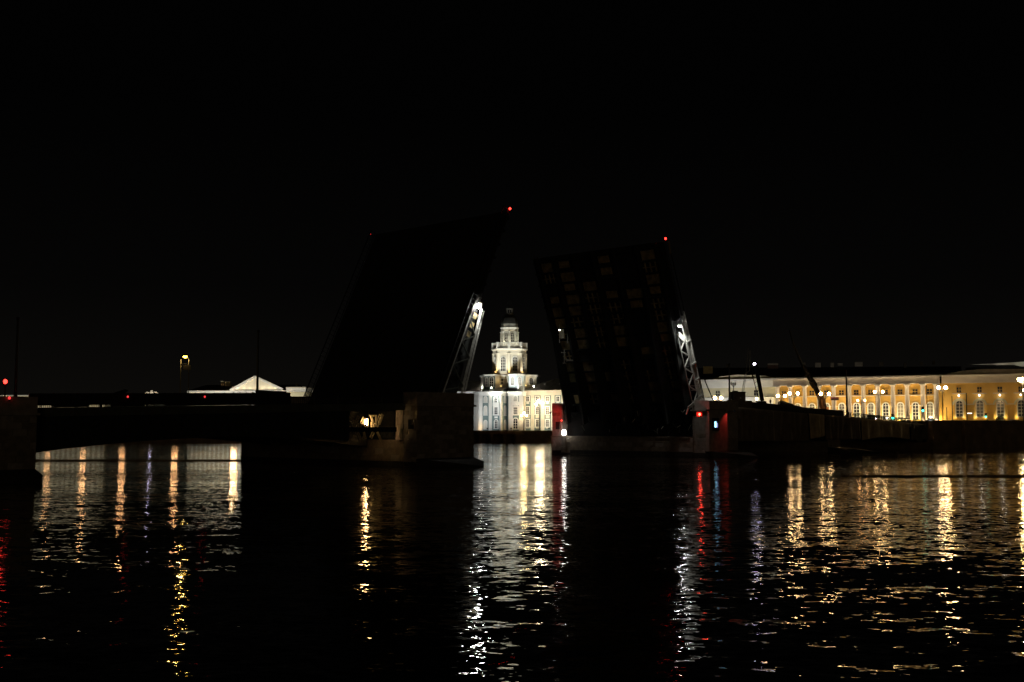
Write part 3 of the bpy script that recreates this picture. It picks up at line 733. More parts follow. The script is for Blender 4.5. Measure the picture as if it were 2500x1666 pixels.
# hooded red lamps that wash the pier blocks
def hooded(loc, tgt, power, label, ang=80):
    o = thing('hooded_signal_lamp', loc, label, 'signal lamp', 'hooded red lamps on the pier blocks')
    d = (Vector(tgt)-Vector(loc)).normalized(); loc = Vector(loc)
    m = MB(); m.bar(loc-d*.25, loc-d*.02, .3, .3); m.build('hood', iron, o)
    m = MB(); m.bar(loc-d*.05, loc-d*.03, .2, .2); m.build('lens', E_red_dim, o)
    m = MB(); m.bar(loc-d*.25+Vector((0, -.19, 0)), loc+d*.25+Vector((0, -.19, 0)), .04, .4); m.build('side_shade', iron, o)
    lamp('SPOT', loc+d*.05, power, (1, .05, .04), aim=tgt, angle=ang, rad=.08)
hooded(BW(64.9, 5.0, 7.6), BW(64.2, 6.1, 6.0), 150, 'hooded red lamp at the right edge of the red lit pier block', 75)
hooded(at(1344, 1009, fy-2.5), at(1356, 1020, fy), 230, 'hooded red lamp at the far block of the right pier', 110)

def lantern_post(base, zt, offs, label, group, mt=E_warm2, rg=.28, power=0, col=(1, .72, .38), lit=True, pole_r=.1, cen=False, zoff=None):
    base = Vector(base)
    o = thing('street_lamp', base, label, 'street lamp', group)
    m = MB(); m.lathe(base, [(pole_r*2.6, 0), (pole_r*2.6, .3), (pole_r*1.8, .5), (pole_r*1.3, 1.2)], 10)
    m.tube(base+Vector((0, 0, 1.1)), Vector((base.x, base.y, zt+(.2 if len(offs) > 1 else -.2))), pole_r, pole_r*.6, 8)
    m.build('pole', iron, o)
    for k, dx in enumerate(offs):
        dz = zoff[k] if zoff else 0
        g_ = Vector((base.x+dx, base.y, zt+dz))
        if abs(dx) > .05:
            m = MB(); m.tube(Vector((base.x, base.y, zt+dz-rg*1.9)), Vector((g_.x, g_.y, zt+dz-rg*1.7)), .045); m.tube(Vector((g_.x, g_.y, zt+dz-rg*1.75)), Vector((g_.x, g_.y, zt+dz-rg*.95)), .06)
            m.tube(Vector((base.x, base.y, zt+dz-rg*3.5)), Vector((base.x+dx*.7, base.y, zt+dz-rg*1.75)), .035)
            m.build('bracket', iron, o)
        m = MB(); m.lathe(g_-Vector((0, 0, rg)), [(rg*.45, 0), (rg*.9, rg*.5), (rg, rg*1.1), (rg*.75, rg*1.75), (rg*.2, rg*2)], 10); m.build('globe', mt if lit else unlit_globe, o)
        m = MB(); m.lathe(g_+Vector((0, 0, rg*1.02)), [(rg*.7, 0), (rg*.35, rg*.4), (.03, rg*.9)], 8); m.build('cap', iron, o)
    if power: lamp('POINT', Vector((base.x, base.y-.6, zt-.2)), power, col, rad=.3)
    return o
def bridge_lamp(px, py, r, offs, label, **k):
    s = s_of(px, r, py); p = BW(s, r, deck(s)+.05); zt = z_of(py, p)
    return lantern_post(p, zt, offs, label, 'lantern posts on the bridge', **k)
bridge_lamp(1754, 972, 36, (-.72, .6), 'bright twin lantern low above the red lit pier block', rg=.34, power=30)
bridge_lamp(1938, 961, 10.2, (-.8, .75), 'twin lantern between the standing man and the dark crane boom', power=20)
bridge_lamp(1908, 967, 36.5, (-.85, .8), 'twin lantern just right of the standing man', power=30, rg=.33)
bridge_lamp(2014.5, 962, 10.2, (-.85, .75), 'twin lantern right beside the dark boom, left of the striped sign', power=20, rg=.3)
bridge_lamp(2103, 978, 37, (-.95, .9), 'small low twin lantern in front of the third bay right of the tapering mast', rg=.24, mt=E_warm)
bridge_lamp(2145.5, 957, 10.2, (-.86, .86), 'tall slender twin lantern standing on the round ornament railing', rg=.27, mt=E_warm2)
bridge_lamp(1790.5, 937, 11, (-.28, .3), 'unlit twin lantern hanging beside the thick dark mast', lit=False, rg=.2)
bridge_lamp(1847.5, 974, 20, (0,), 'single warm lamp at the foot of the lift boom', rg=.22)
# yellow lamp on its two-post frame, left span
sL = s_of(452, 12, 900); pL = BW(sL, 12, 0); zL = lambda y: z_of(y, pL)
po = thing('lamp_frame', BW(sL, 12, deck(sL)), 'yellow lamp over a two post frame with a small sign board on the left span', 'street lamp')
for px in (441, 461):
    q = at(px, 900, pL.y); m = MB(); m.tube((q.x, q.y, deck(sL)), (q.x, q.y, zL(878)), .055); m.build('post', mat('galvanised_post_%d' % px, (.22, .19, .13), .5), po)
a = at(441, 889, pL.y); b_ = at(461, 889, pL.y); m = MB(); m.bar(a, b_, .06); m.build('crossbar', iron, po)
a = at(447, 904, pL.y-.1); b_ = at(466, 892, pL.y-.1); m = MB(); m.box(a.x, b_.x, a.y, a.y+.05, a.z, b_.z); m.build('sign_board', sign_grey, po)
c_ = at(452, 871.5, pL.y); m = MB(); m.ball(c_, .24, 10, .55)
m.build('lamp_glass', emit('yellow_lamp_glow', (1, .5, .045), 22), po); m = MB(); m.lathe(c_+Vector((0, 0, .08)), [(.34, 0), (.2, .12), (.03, .15)], 10); m.tube(c_+Vector((0, 0, .1)), Vector((b_.x-.2, b_.y, c_.z-.2)), .03); m.build('hood', iron, po)
lamp('POINT', c_-Vector((0, .1, .35)), 70, (1, .7, .25), rad=.1)

# ------------------------------------------------------------------ works on the right span: crane, lift, cabin, man, rubble
def D3(px, py, r=14):
    p = BW(s_of(px, r, py), r, 0); p.z = z_of(py, p); return p
zd = deck(88)
lift = thing('lift_truck', D3(1864, 990), 'dark lift truck with a raised boom and a white lamp at its tip', 'lift truck')
m = MB(); m.bar(D3(1861, 978), D3(1846, 895), .85, .6); m.build('boom', black_steel, lift)
m = MB(); m.bar(D3(1849, 910), D3(1843, 890), .6, .5); m.build('boom_head', black_steel, lift)
m = MB(); m.bar(D3(1836.5, 914), D3(1850, 968), .12, .12)
for k in range(1, 5): m.bar(D3(1836.5+13.5*k/5, 914+54*k/5), D3(1846+12*k/5, 910+52*k/5), .06, .06)
m.build('ladder', black_steel, lift)
m = MB(); a = D3(1868, 985); m.box(a.x-1.6, a.x+.05, a.y-1, a.y+1, deck(88), a.z+.4); m.build('turntable', black_steel, lift)
m = MB(); a = D3(1850, 996, 13); m.box(a.x-2.4, a.x+3.4, a.y-1.1, a.y+1.3, deck(88)+.45, a.z+.35); m.build('chassis', yellow_paint, lift)
for dx in (-1.6, 1.4, 2.7):
    m = MB(); m.tube(Vector((a.x+dx, a.y-1.25, deck(88)+.5)), Vector((a.x+dx, a.y-.85, deck(88)+.5)), .5, n=14); w_ = m.build('wheel', rubber, lift)
    m = MB(); m.tube(Vector((a.x+dx, a.y-1.29, deck(88)+.5)), Vector((a.x+dx, a.y-1.26, deck(88)+.5)), .24, n=10); m.build('rim', silver, w_)
wl = D3(1842, 889); wlt = thing('work_lamp', wl-Vector((0, 0, .3)), 'white work lamp glowing at the top of the lift boom', 'lamp')
m = MB(); m.ball(wl, .24, 8); m.build('lamp_glass', E_violet, wlt); m = MB(); m.box(wl.x-.25, wl.x+.35, wl.y+.1, wl.y+.4, wl.z-.5, wl.z-.2); m.build('holder', iron, wlt)
lamp('POINT', wl+Vector((-.3, -.5, .1)), 14, (.95, .9, 1), rad=.1)
ms = thing('light_mast', D3(1813, 958), 'slim pale folding mast standing on the dark cabin', 'mast')
for (x0, y0, x1, y1, w) in [(1811, 957, 1820, 912, .1), (1815.5, 957, 1822, 912, .1), (1821, 912, 1830, 906, .07), (1830, 906, 1831.5, 856, .08), (1821, 912, 1827, 850, .06)]:
    m = MB(); m.bar(D3(x0, y0), D3(x1, y1), w); m.build('mast_section', silver, ms)
cb = thing('site_cabin', D3(1805, 979), 'small dark site cabin between the thick mast and the lift boom', 'cabin')
a = D3(1805, 978); aw = 15.2/FPX*a.y
m = MB(); m.box(a.x-aw, a.x+aw, a.y, a.y+3, a.z-1.2, D3(1805, 958.5).z); m.build('wall', tarp_dark, cb)
m = MB(); m.box(a.x-aw-.1, a.x+aw+.1, a.y-.1, a.y+3.1, D3(1805, 958.5).z, D3(1805, 956.8).z); m.build('roof', black_steel, cb)
m = MB(); m.box(a.x-aw*.8, a.x-.1, a.y+.5, a.y+2, D3(1805, 956.8).z, D3(1805, 954).z); m.build('roof_box', bridge_green, cb)
m = MB(); m.box(a.x+.1, a.x+.35, a.y-.03, a.y, D3(1805, 974).z, D3(1805, 970).z); m.build('window', silver, cb)
# the crane: thick tapering boom leaning left, hopper at the foot
cr = thing('crane', D3(2005, 1003), 'tall dark crane boom leaning left over the bridge with a hopper at its foot', 'crane')
pts = [(2000, 968, .9), (1990, 945, 1.15), (1981, 930, .95), (1971, 912, .7), (1960, 893, .5), (1948, 868, .35), (1935, 835, .25), (1928, 806, .18)]
for i in range(len(pts)-1):
    m = MB(); m.bar(D3(*pts[i][:2]), D3(*pts[i+1][:2]), pts[i][2]*.8, pts[i][2]*.8); m.build('boom_section', black_steel if i < 4 else iron, cr)
m = MB(); m.bar(D3(1984, 937), D3(1999, 935), .1); m.build('hose_arm', iron, cr)
m = MB(); m.bar(D3(2001, 962, 13), D3(2012, 1001, 13), 1.0, 1.0); m.build('hopper', mat('rusty_hopper', (.16, .075, .03), .8), cr)
m = MB(); m.bar(D3(1999, 965, 12.5), D3(1999, 1002, 12.5), .22); m.build('leg', iron, cr)
m = MB(); a = D3(2022, 1004, 13); m.box(a.x-1.6, a.x+2.6, a.y-1, a.y+1.2, deck(106)+.2, a.z+.25); m.build('base', tarp_dark, cr)
m = MB(); a = D3(2020, 1000, 12.4); m.box(a.x-.25, a.x+.3, a.y-.1, a.y, a.z-.3, a.z+.5); m.build('warning_board', mat('orange_board', (.55, .22, .05), .7), cr)
# striped sign
sg = thing('road_sign', D3(2035, 1004, 9.6), 'dark red striped sign board in front of a column on the right span', 'sign')
a = D3(2028.5, 978, 9.6); b_ = D3(2042, 970.5, 9.6)
m = MB(); m.box(a.x, b_.x, a.y, a.y+.06, a.z, b_.z); m.build('board', sign_red, sg)
for k in range(2): m = MB(); m.box(a.x, b_.x, a.y-.012, a.y-.002, a.z+(b_.z-a.z)*(.08+.52*k), a.z+(b_.z-a.z)*(.4+.52*k)); m.build('stripe', mat('stripe_%d' % k, (.10, .03, .09) if k else (.05, .05, .05), .7), sg)
m = MB(); m.bar(Vector(((a.x+b_.x)/2, a.y+.1, deck(107))), Vector(((a.x+b_.x)/2, a.y+.1, a.z)), .08); m.build('post', iron, sg)
# rubble heap / machinery silhouette
def heap(pts, r, name, label, cat, mt):
    poly = [D3(x, y, r) for x, y in pts]
    vs = []; fs = []; n = len(poly)
    for k, (q, sc) in enumerate(((0, .94), (1.2, 1), (2.4, .9))):
        for p in poly:
            vs.append(p+Vector((0, q, 0))+Vector((0, 0, (sc-1)*max(0, p.z-8))))
    for k in range(2):
        for i in range(n): j = (i+1) % n; fs.append((k*n+i, k*n+j, (k+1)*n+j, (k+1)*n+i))
    fs.append(tuple(range(n))); fs.append(tuple(range(2*n, 3*n)))
    m = MB(); m.add(vs, fs); return tag(m.build(name, mt), label, cat)
heap([(1893, 1003), (1893, 993), (1900, 990), (1906, 986), (1907, 979), (1915, 978), (1921, 981), (1934, 985), (1944, 990), (1955, 992), (1963, 998), (1966, 1004)], 11, 'covered_plant', 'dark sheeted machine with a boxy top beside the standing man', 'machine', black_steel)
heap([(1866, 1000), (1866, 991), (1871, 990), (1871, 987), (1874, 987), (1875, 992), (1886, 993), (1890, 986), (1893, 992), (1896, 1000)], 11.4, 'rubble_heap', 'low dark rubble heap under the feet of the standing man', 'heap', black_steel)
# man
mp = D3(1881, 991.5, 12.4); hgt = (D3(1881, 974.5, 12.4).z-mp.z); k_ = hgt/1.5
def person(base, h):
    o = thing('person', base, 'man in a dark coat standing on the bridge works', 'person')
    me = bpy.data.meshes.new('body')
    J = {'pel': (0, 0, .52, .10), 'che': (0, 0, .72, .105), 'sh': (0, 0, .80, .075), 'nk': (0, 0, .85, .035), 'hd': (0, -.01, .90, .055), 'tp': (0, -.01, .97, .045),
         'hl': (-.055, 0, .47, .07), 'kl': (-.06, 0, .27, .045), 'al': (-.065, 0, .04, .03), 'tl': (-.07, -.08, .02, .025),
         'hr': (.055, 0, .47, .07), 'kr': (.06, .01, .27, .045), 'ar': (.065, .02, .04, .03), 'tr': (.07, -.06, .02, .025),
         'sl': (-.12, 0, .79, .05), 'el': (-.15, .02, .62, .036), 'wl': (-.13, -.05, .48, .026), 'sr': (.12, 0, .79, .05), 'er': (.15, .02, .62, .036), 'wr': (.13, -.05, .48, .026)}
    names = list(J); E = [('pel', 'che'), ('che', 'sh'), ('sh', 'nk'), ('nk', 'hd'), ('hd', 'tp'), ('pel', 'hl'), ('hl', 'kl'), ('kl', 'al'), ('al', 'tl'), ('pel', 'hr'), ('hr', 'kr'), ('kr', 'ar'), ('ar', 'tr'),
                          ('sh', 'sl'), ('sl', 'el'), ('el', 'wl'), ('sh', 'sr'), ('sr', 'er'), ('er', 'wr')]
    me.from_pydata([Vector(J[n][:3])*h for n in names], [(names.index(a), names.index(b)) for a, b in E], [])
    b = bpy.data.objects.new('body', me); COL.objects.link(b); b.parent = o; me.materials.append(skin_cloth)
    b.modifiers.new('skin', 'SKIN'); sv = me.skin_vertices[0].data
    for i, n in enumerate(names): sv[i].radius = (J[n][3]*h, J[n][3]*h*.8); sv[i].use_root = (n == 'pel')
    b.modifiers.new('smooth', 'SUBSURF').levels = 1; b.modifiers['smooth'].render_levels = 1
    return o
person(mp, hgt)
# traffic lights
def traffic(px, py, Y, label, lit, zb, R_=.16):
    p = at(px, py, Y); o = thing('traffic_light', Vector((p.x, p.y, zb)), label, 'traffic light', 'traffic lights by the right bank')
    m = MB(); m.tube((p.x+.3, p.y+.1, zb), (p.x+.3, p.y+.1, p.z+1.0), .06); m.build('pole', iron, o)
    m = MB(); m.box(p.x-.22, p.x+.22, p.y, p.y+.3, p.z-.25, p.z+.95); m.build('housing', black_steel, o)
    for k in range(3):
        on = (k == 0 and lit == 'green') or (k == 2 and lit == 'red')
        m = MB(); m.tube((p.x, p.y-.08, p.z+k*.35), (p.x, p.y-.01, p.z+k*.35), R_ if on else .12, n=12)
        m.build('lens', (E_green if lit == 'green' else E_red) if on else glass, o)
    return o
Yb = lambda px, r=12: BW(s_of(px, r), r, 0).y
traffic(2179, 1021, Yb(2179, 20), 'bright green traffic light low behind the round ornament railing', 'green', 5.6, .3)
traffic(2253, 1003, 262, 'green traffic light on the post where the bridge meets the bank', 'green', 5.3, .2)
traffic(2407, 1018, 300, 'green traffic light in front of the middle arched niche', 'green', 5.3, .17)
traffic(1980, 1010, Yb(1980, 18), 'red traffic light low at the foot of the crane boom', 'red', 6.6, .12)
for px, y0, Y, lab in ((2262, 943, 263, 'dark pole beside the green traffic light at the bridge end'), (2324, 968, 275, 'first thin dark pole left of the arched niches'), (2359, 961, 275, 'thin dark pole between the first two arched niches'), (2311, 996, 280, 'short thin dark pole right of the bright twin lantern')):
    p = at(px, y0, Y); m = MB(); m.tube((p.x, p.y, 5.3), (p.x, p.y, p.z), .13, .1, 8); m.ball(Vector((p.x, p.y, p.z)), .13, 6)
    tag(m.build('pole', iron), lab, 'pole', 'dark poles by the right quay')
# lamps on the right bank
def bank_lamp(px, py, Y, offs, label, zb=5.3, **k):
    p = at(px, py, Y); return lantern_post((p.x, p.y, zb), p.z, offs, label, 'lantern posts on the far banks', **k)
bank_lamp(2300, 947, 268, (-.82, .82), 'bright twin lantern between the last column and the first arched niche', rg=.38, mt=emit('bright_warm_glow', (1, .62, .27), 110), power=350, pole_r=.12)
bank_lamp(2496, 927, 293, (-.85, 0, .85), 'very bright multiple lantern at the right edge of the picture', rg=.42, mt=emit('bright_orange_glow', (1, .6, .24), 130), power=9000, zoff=(0, .1, 0), pole_r=.13)
bank_lamp(2499, 953, 300, (0,), 'single warm lantern half cut by the right picture edge', rg=.3)
# lamps across the river hidden by the left span: they make the streaks under it
for i, (px, mt_, rg) in enumerate(((118, E_warm, .30), (205, E_warm, .36), (300, E_warm, .42), (428, E_warm, .45), (572, emit('bright_lamp_glow_left', (1, .58, .28), 150), .45))):
    lab = ['lantern on the far quay seen under the span next to the left pier', 'second lantern from the left on the far quay behind the left span', 'third lantern from the left on the far quay behind the left span', 'lantern on the far quay left of the lit cornice', 'brightest lantern on the far quay next to the middle pier'][i]
    bank_lamp(px, 1004, QY+2.5, (-.5, .5), lab, zb=QZ, mt=mt_, rg=rg)
bank_lamp(367, 1006, QY+2.5, (0,), 'cold white lamp on the far quay behind the left span', zb=QZ, mt=E_violet, rg=.3)
# candelabras in front of the tower building
bank_lamp(1317, 986, 390, (-1.15, -.35, .45, 1.15), 'large branching lantern in front of the tower building wing', zb=QZ, rg=.36, mt=emit('candelabra_glow', (1, .78, .5), 80), zoff=(-.1, .9, .5, .1), power=1000, col=(1, .74, .40), pole_r=.2)
bank_lamp(1279, 1015, 386, (-.8, 0, .8), 'three armed lantern left of the branching one before the tower building', zb=QZ, rg=.3, mt=emit('gold_candelabra_glow', (1, .74, .32), 80), zoff=(0, .85, 0), power=800, col=(1, .62, .24), pole_r=.14)

# ------------------------------------------------------------------ tower building (centre)
def oct_face(c, ap, ang):          # facade frame of one side of an octagon; ang = direction of its normal from straight-to-camera
    n = Vector((math.sin(ang), -math.cos(ang), 0)); d = Vector((math.cos(ang), math.sin(ang), 0))
    w = 2*ap*math.tan(math.pi/8); a = Vector((c.x, c.y, 0))+n*ap-d*w/2
    return face_xy(a, a+d*w), w
KY = 392.0
tb = thing('tower_building', at(1243, 1052, KY+10), 'pale grey green baroque building with a stepped round tower, floodlit, between the raised leaves', 'building')
g0 = QZ
plan = [(1158, 398), (1170, 391), (1223, 388), (1238, 395), (1241, 392), (1277, 389)]
pts = [at(x, 1000, y) for x, y in plan]
ztop = z_of(956, pts[2]); zfr = z_of(966.5, pts[2])
m = MB(); poly = [Vector((p.x, p.y, g0)) for p in pts]+[Vector((pts[-1].x, 406, g0)), Vector((pts[0].x, 406, g0))]
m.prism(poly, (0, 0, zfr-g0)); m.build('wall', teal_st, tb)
segs = [face_xy((pts[i].x, pts[i].y, 0), (pts[i+1].x, pts[i+1].y, 0)) for i in range(5)]
# frieze and cornice following the plan
for F in segs:
    m = MB(); F.box(m, -.02, F.len+.02, zfr, ztop-.35, -2, .12); m.build('frieze', white_st, tb)
    m = MB(); F.box(m, -.25, F.len+.25, ztop-.35, ztop, -2, .55); m.build('cornice', white_st, tb)
    m = MB(); F.box(m, 0, F.len, g0, g0+.35, -.5, .25); m.build('plinth', white_st, tb)
def pil(F, x0, x1, mt=rust_st, out=.22, zt=None, zb_=None):
    m = MB(); F.box(m, F.U(x0, out), F.U(x1, out), zb_ or g0, zt or zfr, -.1, out); m.build('pilaster', mt, tb)
FL, F1, FC, FX, FD = segs
m = MB(); FL.box(m, 0, FL.len, g0+.35, zfr, -.2, .15); m.build('pilaster', white_st, tb)
pil(F1, 1170.3, 1178); pil(F1, 1193, 1200.6); pil(F1, 1219.5, 1222.9); pil(FC, 1223.2, 1227, zt=zfr-.01); pil(FD, 1241.5, 1251); pil(FD, 1267, 1276.8)
def wpx(F, x0, x1, y0, y1, **k):
    yc = (y0+y1)/2; xc = (x0+x1)/2; out = k.pop('out', 0)
    return window(F, k.pop('parent', tb), F.U(x0, out, yc), F.U(x1, out, yc), F.Z(xc, y1, out), F.Z(xc, y0, out), out=out, **k)
for (y0, y1, a) in ((969, 983, 1), (992, 1014, 1), (1027, 1048, 1)):
    wpx(F1, 1182, 1189, y0, y1, arch=bool(a), pane=niche_m, bars=False, name='niche', sw=.2)
    wpx(FC, 1230.5, 1234.5, y0, y1, arch=bool(a), pane=niche_m, bars=False, name='niche', sw=.3)
wpx(F1, 1207.5, 1214, 970, 983, arch=True, sw=.45, cols=2, rows=3); wpx(F1, 1207.5, 1215, 995, 1012, sw=.5, rows=4); wpx(F1, 1208, 1215, 1026, 1046, arch=True, sw=.3, rows=4)
m = MB(); F1.pbox(m, 1203, 1218, 984, 992, 0, .1); m.build('panel', white_st, tb)
m = MB(); F1.pbox(m, 1207, 1215, 1017, 1021.5, 0, .08); m.build('panel', white_st, tb)
wpx(FD, 1254, 1263, 967, 980, arch=True, sw=.35, pane=mat('lit_blind', (.4, .38, .3), .7), cols=3, rows=2); wpx(FD, 1254, 1263.5, 995, 1012, sw=.45, cols=3, rows=3); wpx(FD, 1253.5, 1264, 1022, 1047, arch=True, sw=.35, cols=2, rows=4)
m = MB(); FD.pbox(m, 1251.5, 1266.5, 982, 990, 0, .12); m.build('panel', white_st, tb)
mb = MB(); a_ = FD.U(1252.5); b_ = FD.U(1265.5); z_ = FD.Z(1259, 991); mb.prism([FD.P(a_, z_, .0), FD.P(b_, z_, .0), FD.P((a_+b_)/2, z_+.8, .0)], FD.n*.3); mb.build('pediment', white_st, tb)
wpx(FL, 1163.5, 1166.5, 970, 982, sw=.3, bars=False, arch=False); wpx(FL, 1163.5, 1166.5, 997, 1012, sw=.3, bars=False); wpx(FL, 1163.5, 1167, 1020, 1046, sw=.3, bars=False, pane=rust_panel)
# right wing
FW = Face(1278, 396, 1420, 389); zwt = FW.Z(1330, 953.5); zwf = FW.Z(1330, 965.5)
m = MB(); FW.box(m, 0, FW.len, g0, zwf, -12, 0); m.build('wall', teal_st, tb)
m = MB(); FW.box(m, .1, FW.len+.1, zwf, zwt-.3, -12.1, .12); m.build('frieze', cream_st, tb)
m = MB(); FW.box(m, .1, FW.len+.2, zwt-.3, zwt, -12.3, .6); m.build('cornice', cream_st, tb)
m = MB(); FW.box(m, 0, FW.len, g0, g0+.4, 0, .2); m.build('plinth', cream_st, tb)
for x in (1277, 1295.7, 1320.5, 1345.5, 1370.5, 1396):
    pil(FW, x if x > 1278 else 1279, x+8.3 if x > 1278 else 1283, cream_st, .14, zt=zwf)
for x in (1288.3, 1312, 1336.7, 1362, 1388):
    wpx(FW, x-3.4, x+3.4, 969, 979.5, sw=.3, cols=2, rows=2)
    m = MB(); u = FW.U(x); z = FW.Z(x, 984.3); m.prism([FW.P(u+.62*math.cos(k*math.pi/5), z+.3*math.sin(k*math.pi/5), 0) for k in range(10)], FW.n*.1); m.build('oval_panel', white_st, tb)
    wpx(FW, x-3.5, x+3.5, 994.5, 1011, sw=.34, cols=2, rows=4)
    m = MB(); FW.pbox(m, x-4.5, x+4.5, 1014, 1021, 0, .1); m.build('panel', cream_st, tb)
    wpx(FW, x-3.2, x+3.2, 1026, 1042, sw=.42, cols=2, rows=4)
    m = MB(); FW.pbox(m, x-4, x+4, 1044.5, 1046.5, 0, .12); m.build('panel', cream_st, tb)
# left wing
FV = Face(1020, 404, 1160, 400); zvt = FV.Z(1120, 956)
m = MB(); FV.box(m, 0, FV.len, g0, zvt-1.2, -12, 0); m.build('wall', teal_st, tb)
m = MB(); FV.box(m, 0, FV.len, zvt-1.2, zvt, -12.2, .3); m.build('frieze', white_st, tb)
for x in (1030, 1055, 1080, 1105, 1130, 1148):
    wpx(FV, x-3.4, x+3.4, 969, 979.5, sw=.3, cols=2, rows=2); wpx(FV, x-3.4, x+3.4, 994, 1011, sw=.3, cols=2, rows=3)
# hipped roofs
def roof(F, u0, u1, z0, z1, dep=12.5, hip=(0, 0), mt=roof_m, over=.7, ribs=True, parent=tb):
    m = MB(); vs = [F.P(u0, z0, over), F.P(u1, z0, over), F.P(u1, z0, -dep), F.P(u0, z0, -dep), F.P(u0+hip[0], z1, -dep/2), F.P(u1-hip[1], z1, -dep/2)]
    m.add(vs, [(0, 1, 5, 4), (2, 3, 4, 5), (3, 0, 4), (1, 2, 5), (3, 2, 1, 0)]); r = m.build('roof', mt, parent)
    if ribs:
        n = int((u1-u0)/1.3); m = MB()
        for i in range(1, n):
            a = i/n; m.bar(F.P(u0+(u1-u0)*a, z0+.03, over), F.P(u0+hip[0]+(u1-u0-hip[0]-hip[1])*a, z1+.03, -dep/2), .07, .07)
        m.build('roof_seam', roof_ridge, r)
roof(FW, -2, FW.len, zwt+.01, FW.Z(1360, 925, -6), hip=(12, 0), mt=roof_ridge)
roof(FV, 0, FV.len+2, zvt+.01, FV.Z(1130, 931, -6), hip=(0, 0), mt=roof_ridge)
for x, y in ((1330, 939), (1367, 939)):
    u = FW.U(x, -3); z = FW.Z(x, y, -3); m = MB(); FW.box(m, u-.25, u+.25, z-.5, z+.35, -3.3, -2.7); m.build('dormer', silver, tb)
# low dark roof of the centre block
m = MB(); m.add([Vector((p.x, p.y-.5, ztop)) for p in pts]+[at(1243, 943, 400)]+[Vector((pts[-1].x, 406, ztop)), Vector((pts[0].x, 406, ztop))],
                [(0, 1, 6), (1, 2, 6), (2, 3, 6), (3, 4, 6), (4, 5, 6), (5, 7, 6), (7, 8, 6), (8, 0, 6)]); m.build('roof', roof_m, tb)
# second tier
plan2 = [(1174, 404), (1183, 397), (1209, 396), (1236, 400), (1243, 394), (1262, 391.5), (1278, 393.5), (1283, 398), (1310, 400), (1316, 404)]
mts = [white_st, teal_st, cream_st, pale_blue, pale_blue, pale_blue, pale_blue, cream_st, pale_blue]
p2s = [at(x, 930, y) for x, y in plan2]
zt2 = z_of(914, p2s[4]); zb2 = ztop-.3; zc2 = z_of(918, p2s[4])
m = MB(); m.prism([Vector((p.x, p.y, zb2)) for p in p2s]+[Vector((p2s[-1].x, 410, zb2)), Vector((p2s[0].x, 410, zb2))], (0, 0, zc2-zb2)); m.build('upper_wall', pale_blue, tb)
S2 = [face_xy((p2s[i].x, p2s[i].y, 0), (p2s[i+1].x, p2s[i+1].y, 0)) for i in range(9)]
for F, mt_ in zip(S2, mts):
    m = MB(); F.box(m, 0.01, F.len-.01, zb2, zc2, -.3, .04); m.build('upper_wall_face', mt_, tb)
    m = MB(); F.box(m, -.15, F.len+.15, zc2, zt2, -1.5, .4); m.build('upper_cornice', white_st, tb)
wpx(S2[1], 1186, 1190.5, 922, 943, arch=True, sw=.2, rows=4, out=.05, cols=2); wpx(S2[1], 1196, 1204.5, 921, 943.5, arch=True, sw=.25, rows=4, cols=2, out=.05)
wpx(S2[2], 1221.5, 1228.5, 925, 939, sw=.3, out=.05, cols=2, rows=2); wpx(S2[3], 1237.5, 1240, 922, 940, sw=.1, out=.05, bars=False)
wpx(S2[5], 1264, 1272, 921, 940, arch=True, sw=.25, rows=4, cols=3, out=.05, pane=mat('pale_pane', (.16, .16, .15), .3)); wpx(S2[7], 1292, 1301, 923, 938, arch=True, sw=.25, rows=3, out=.05)
wpx(S2[4], 1248, 1255, 921, 940, arch=True, sw=.25, rows=4, cols=2, out=.05, pane=bpy.data.materials['pale_pane'])
m = MB(); C = at(1244, 912, 402); m.add([Vector((p.x, p.y, zt2)) for p in p2s]+[Vector((C.x, 401, zt2+1.4))]+[Vector((p2s[-1].x, 410, zt2)), Vector((p2s[0].x, 410, zt2))],
                [(i, i+1, 10) for i in range(9)]+[(9, 11, 10), (11, 12, 10), (12, 0, 10)]); m.build('roof', roof_m, tb)
# octagonal drum
C = at(1244, 880, 402); C.z = 0
def zc(py, Y=396.5): return at(1244, py, Y).z
k8 = 396.5/FPX
def octa(name, rpx, y0, y1, mt_, rpx1=None, n=8, rot=None, Yc=None):
    r0_ = rpx*k8; r1_ = (rpx1 or rpx)*k8; m = MB(); za, zb_ = zc(y1), zc(y0)
    m.lathe(Vector((C.x, C.y, 0)), [(r0_, za), (r1_, zb_)], n, rot=ROT); return m.build(name, mt_, tb)
# vertices pointing towards the camera: vertex angle = -90deg - 1.5deg
ROT = (math.radians(-91.5))/(2*math.pi)*8
octa('drum', 40, 852, 913, cream_st)
for a_deg in (-91.5, -91.5+45, -91.5-45, -91.5+90, -91.5-90):
    a_ = R(a_deg); rr = 40*k8; c_ = Vector((C.x+rr*math.cos(a_), C.y+rr*math.sin(a_), 0)); m = MB(); m.lathe(c_-Vector((math.cos(a_), math.sin(a_), 0))*.25, [(.78, zc(908)), (.68, zc(906)), (.68, zc(864)), (.8, zc(862))], 8); m.build('drum_pilaster', cream_st, tb)
octa('entablature', 41.5, 856, 863, cream_st, 41.5); octa('drum_cornice', 41, 852.5, 856, cream_st, 45); octa('drum_ledge', 45, 850, 852.5, white_st, 45)
for ad in (-69, -24, 21, 66):
    F, w = oct_face(C, 40*k8*math.cos(math.pi/8), R(ad))
    hw_ = .92; window(F, tb, w/2-hw_, w/2+hw_, zc(906), zc(871), arch=True, out=.03, cols=3, rows=5, sw=.22, fr=white_st)
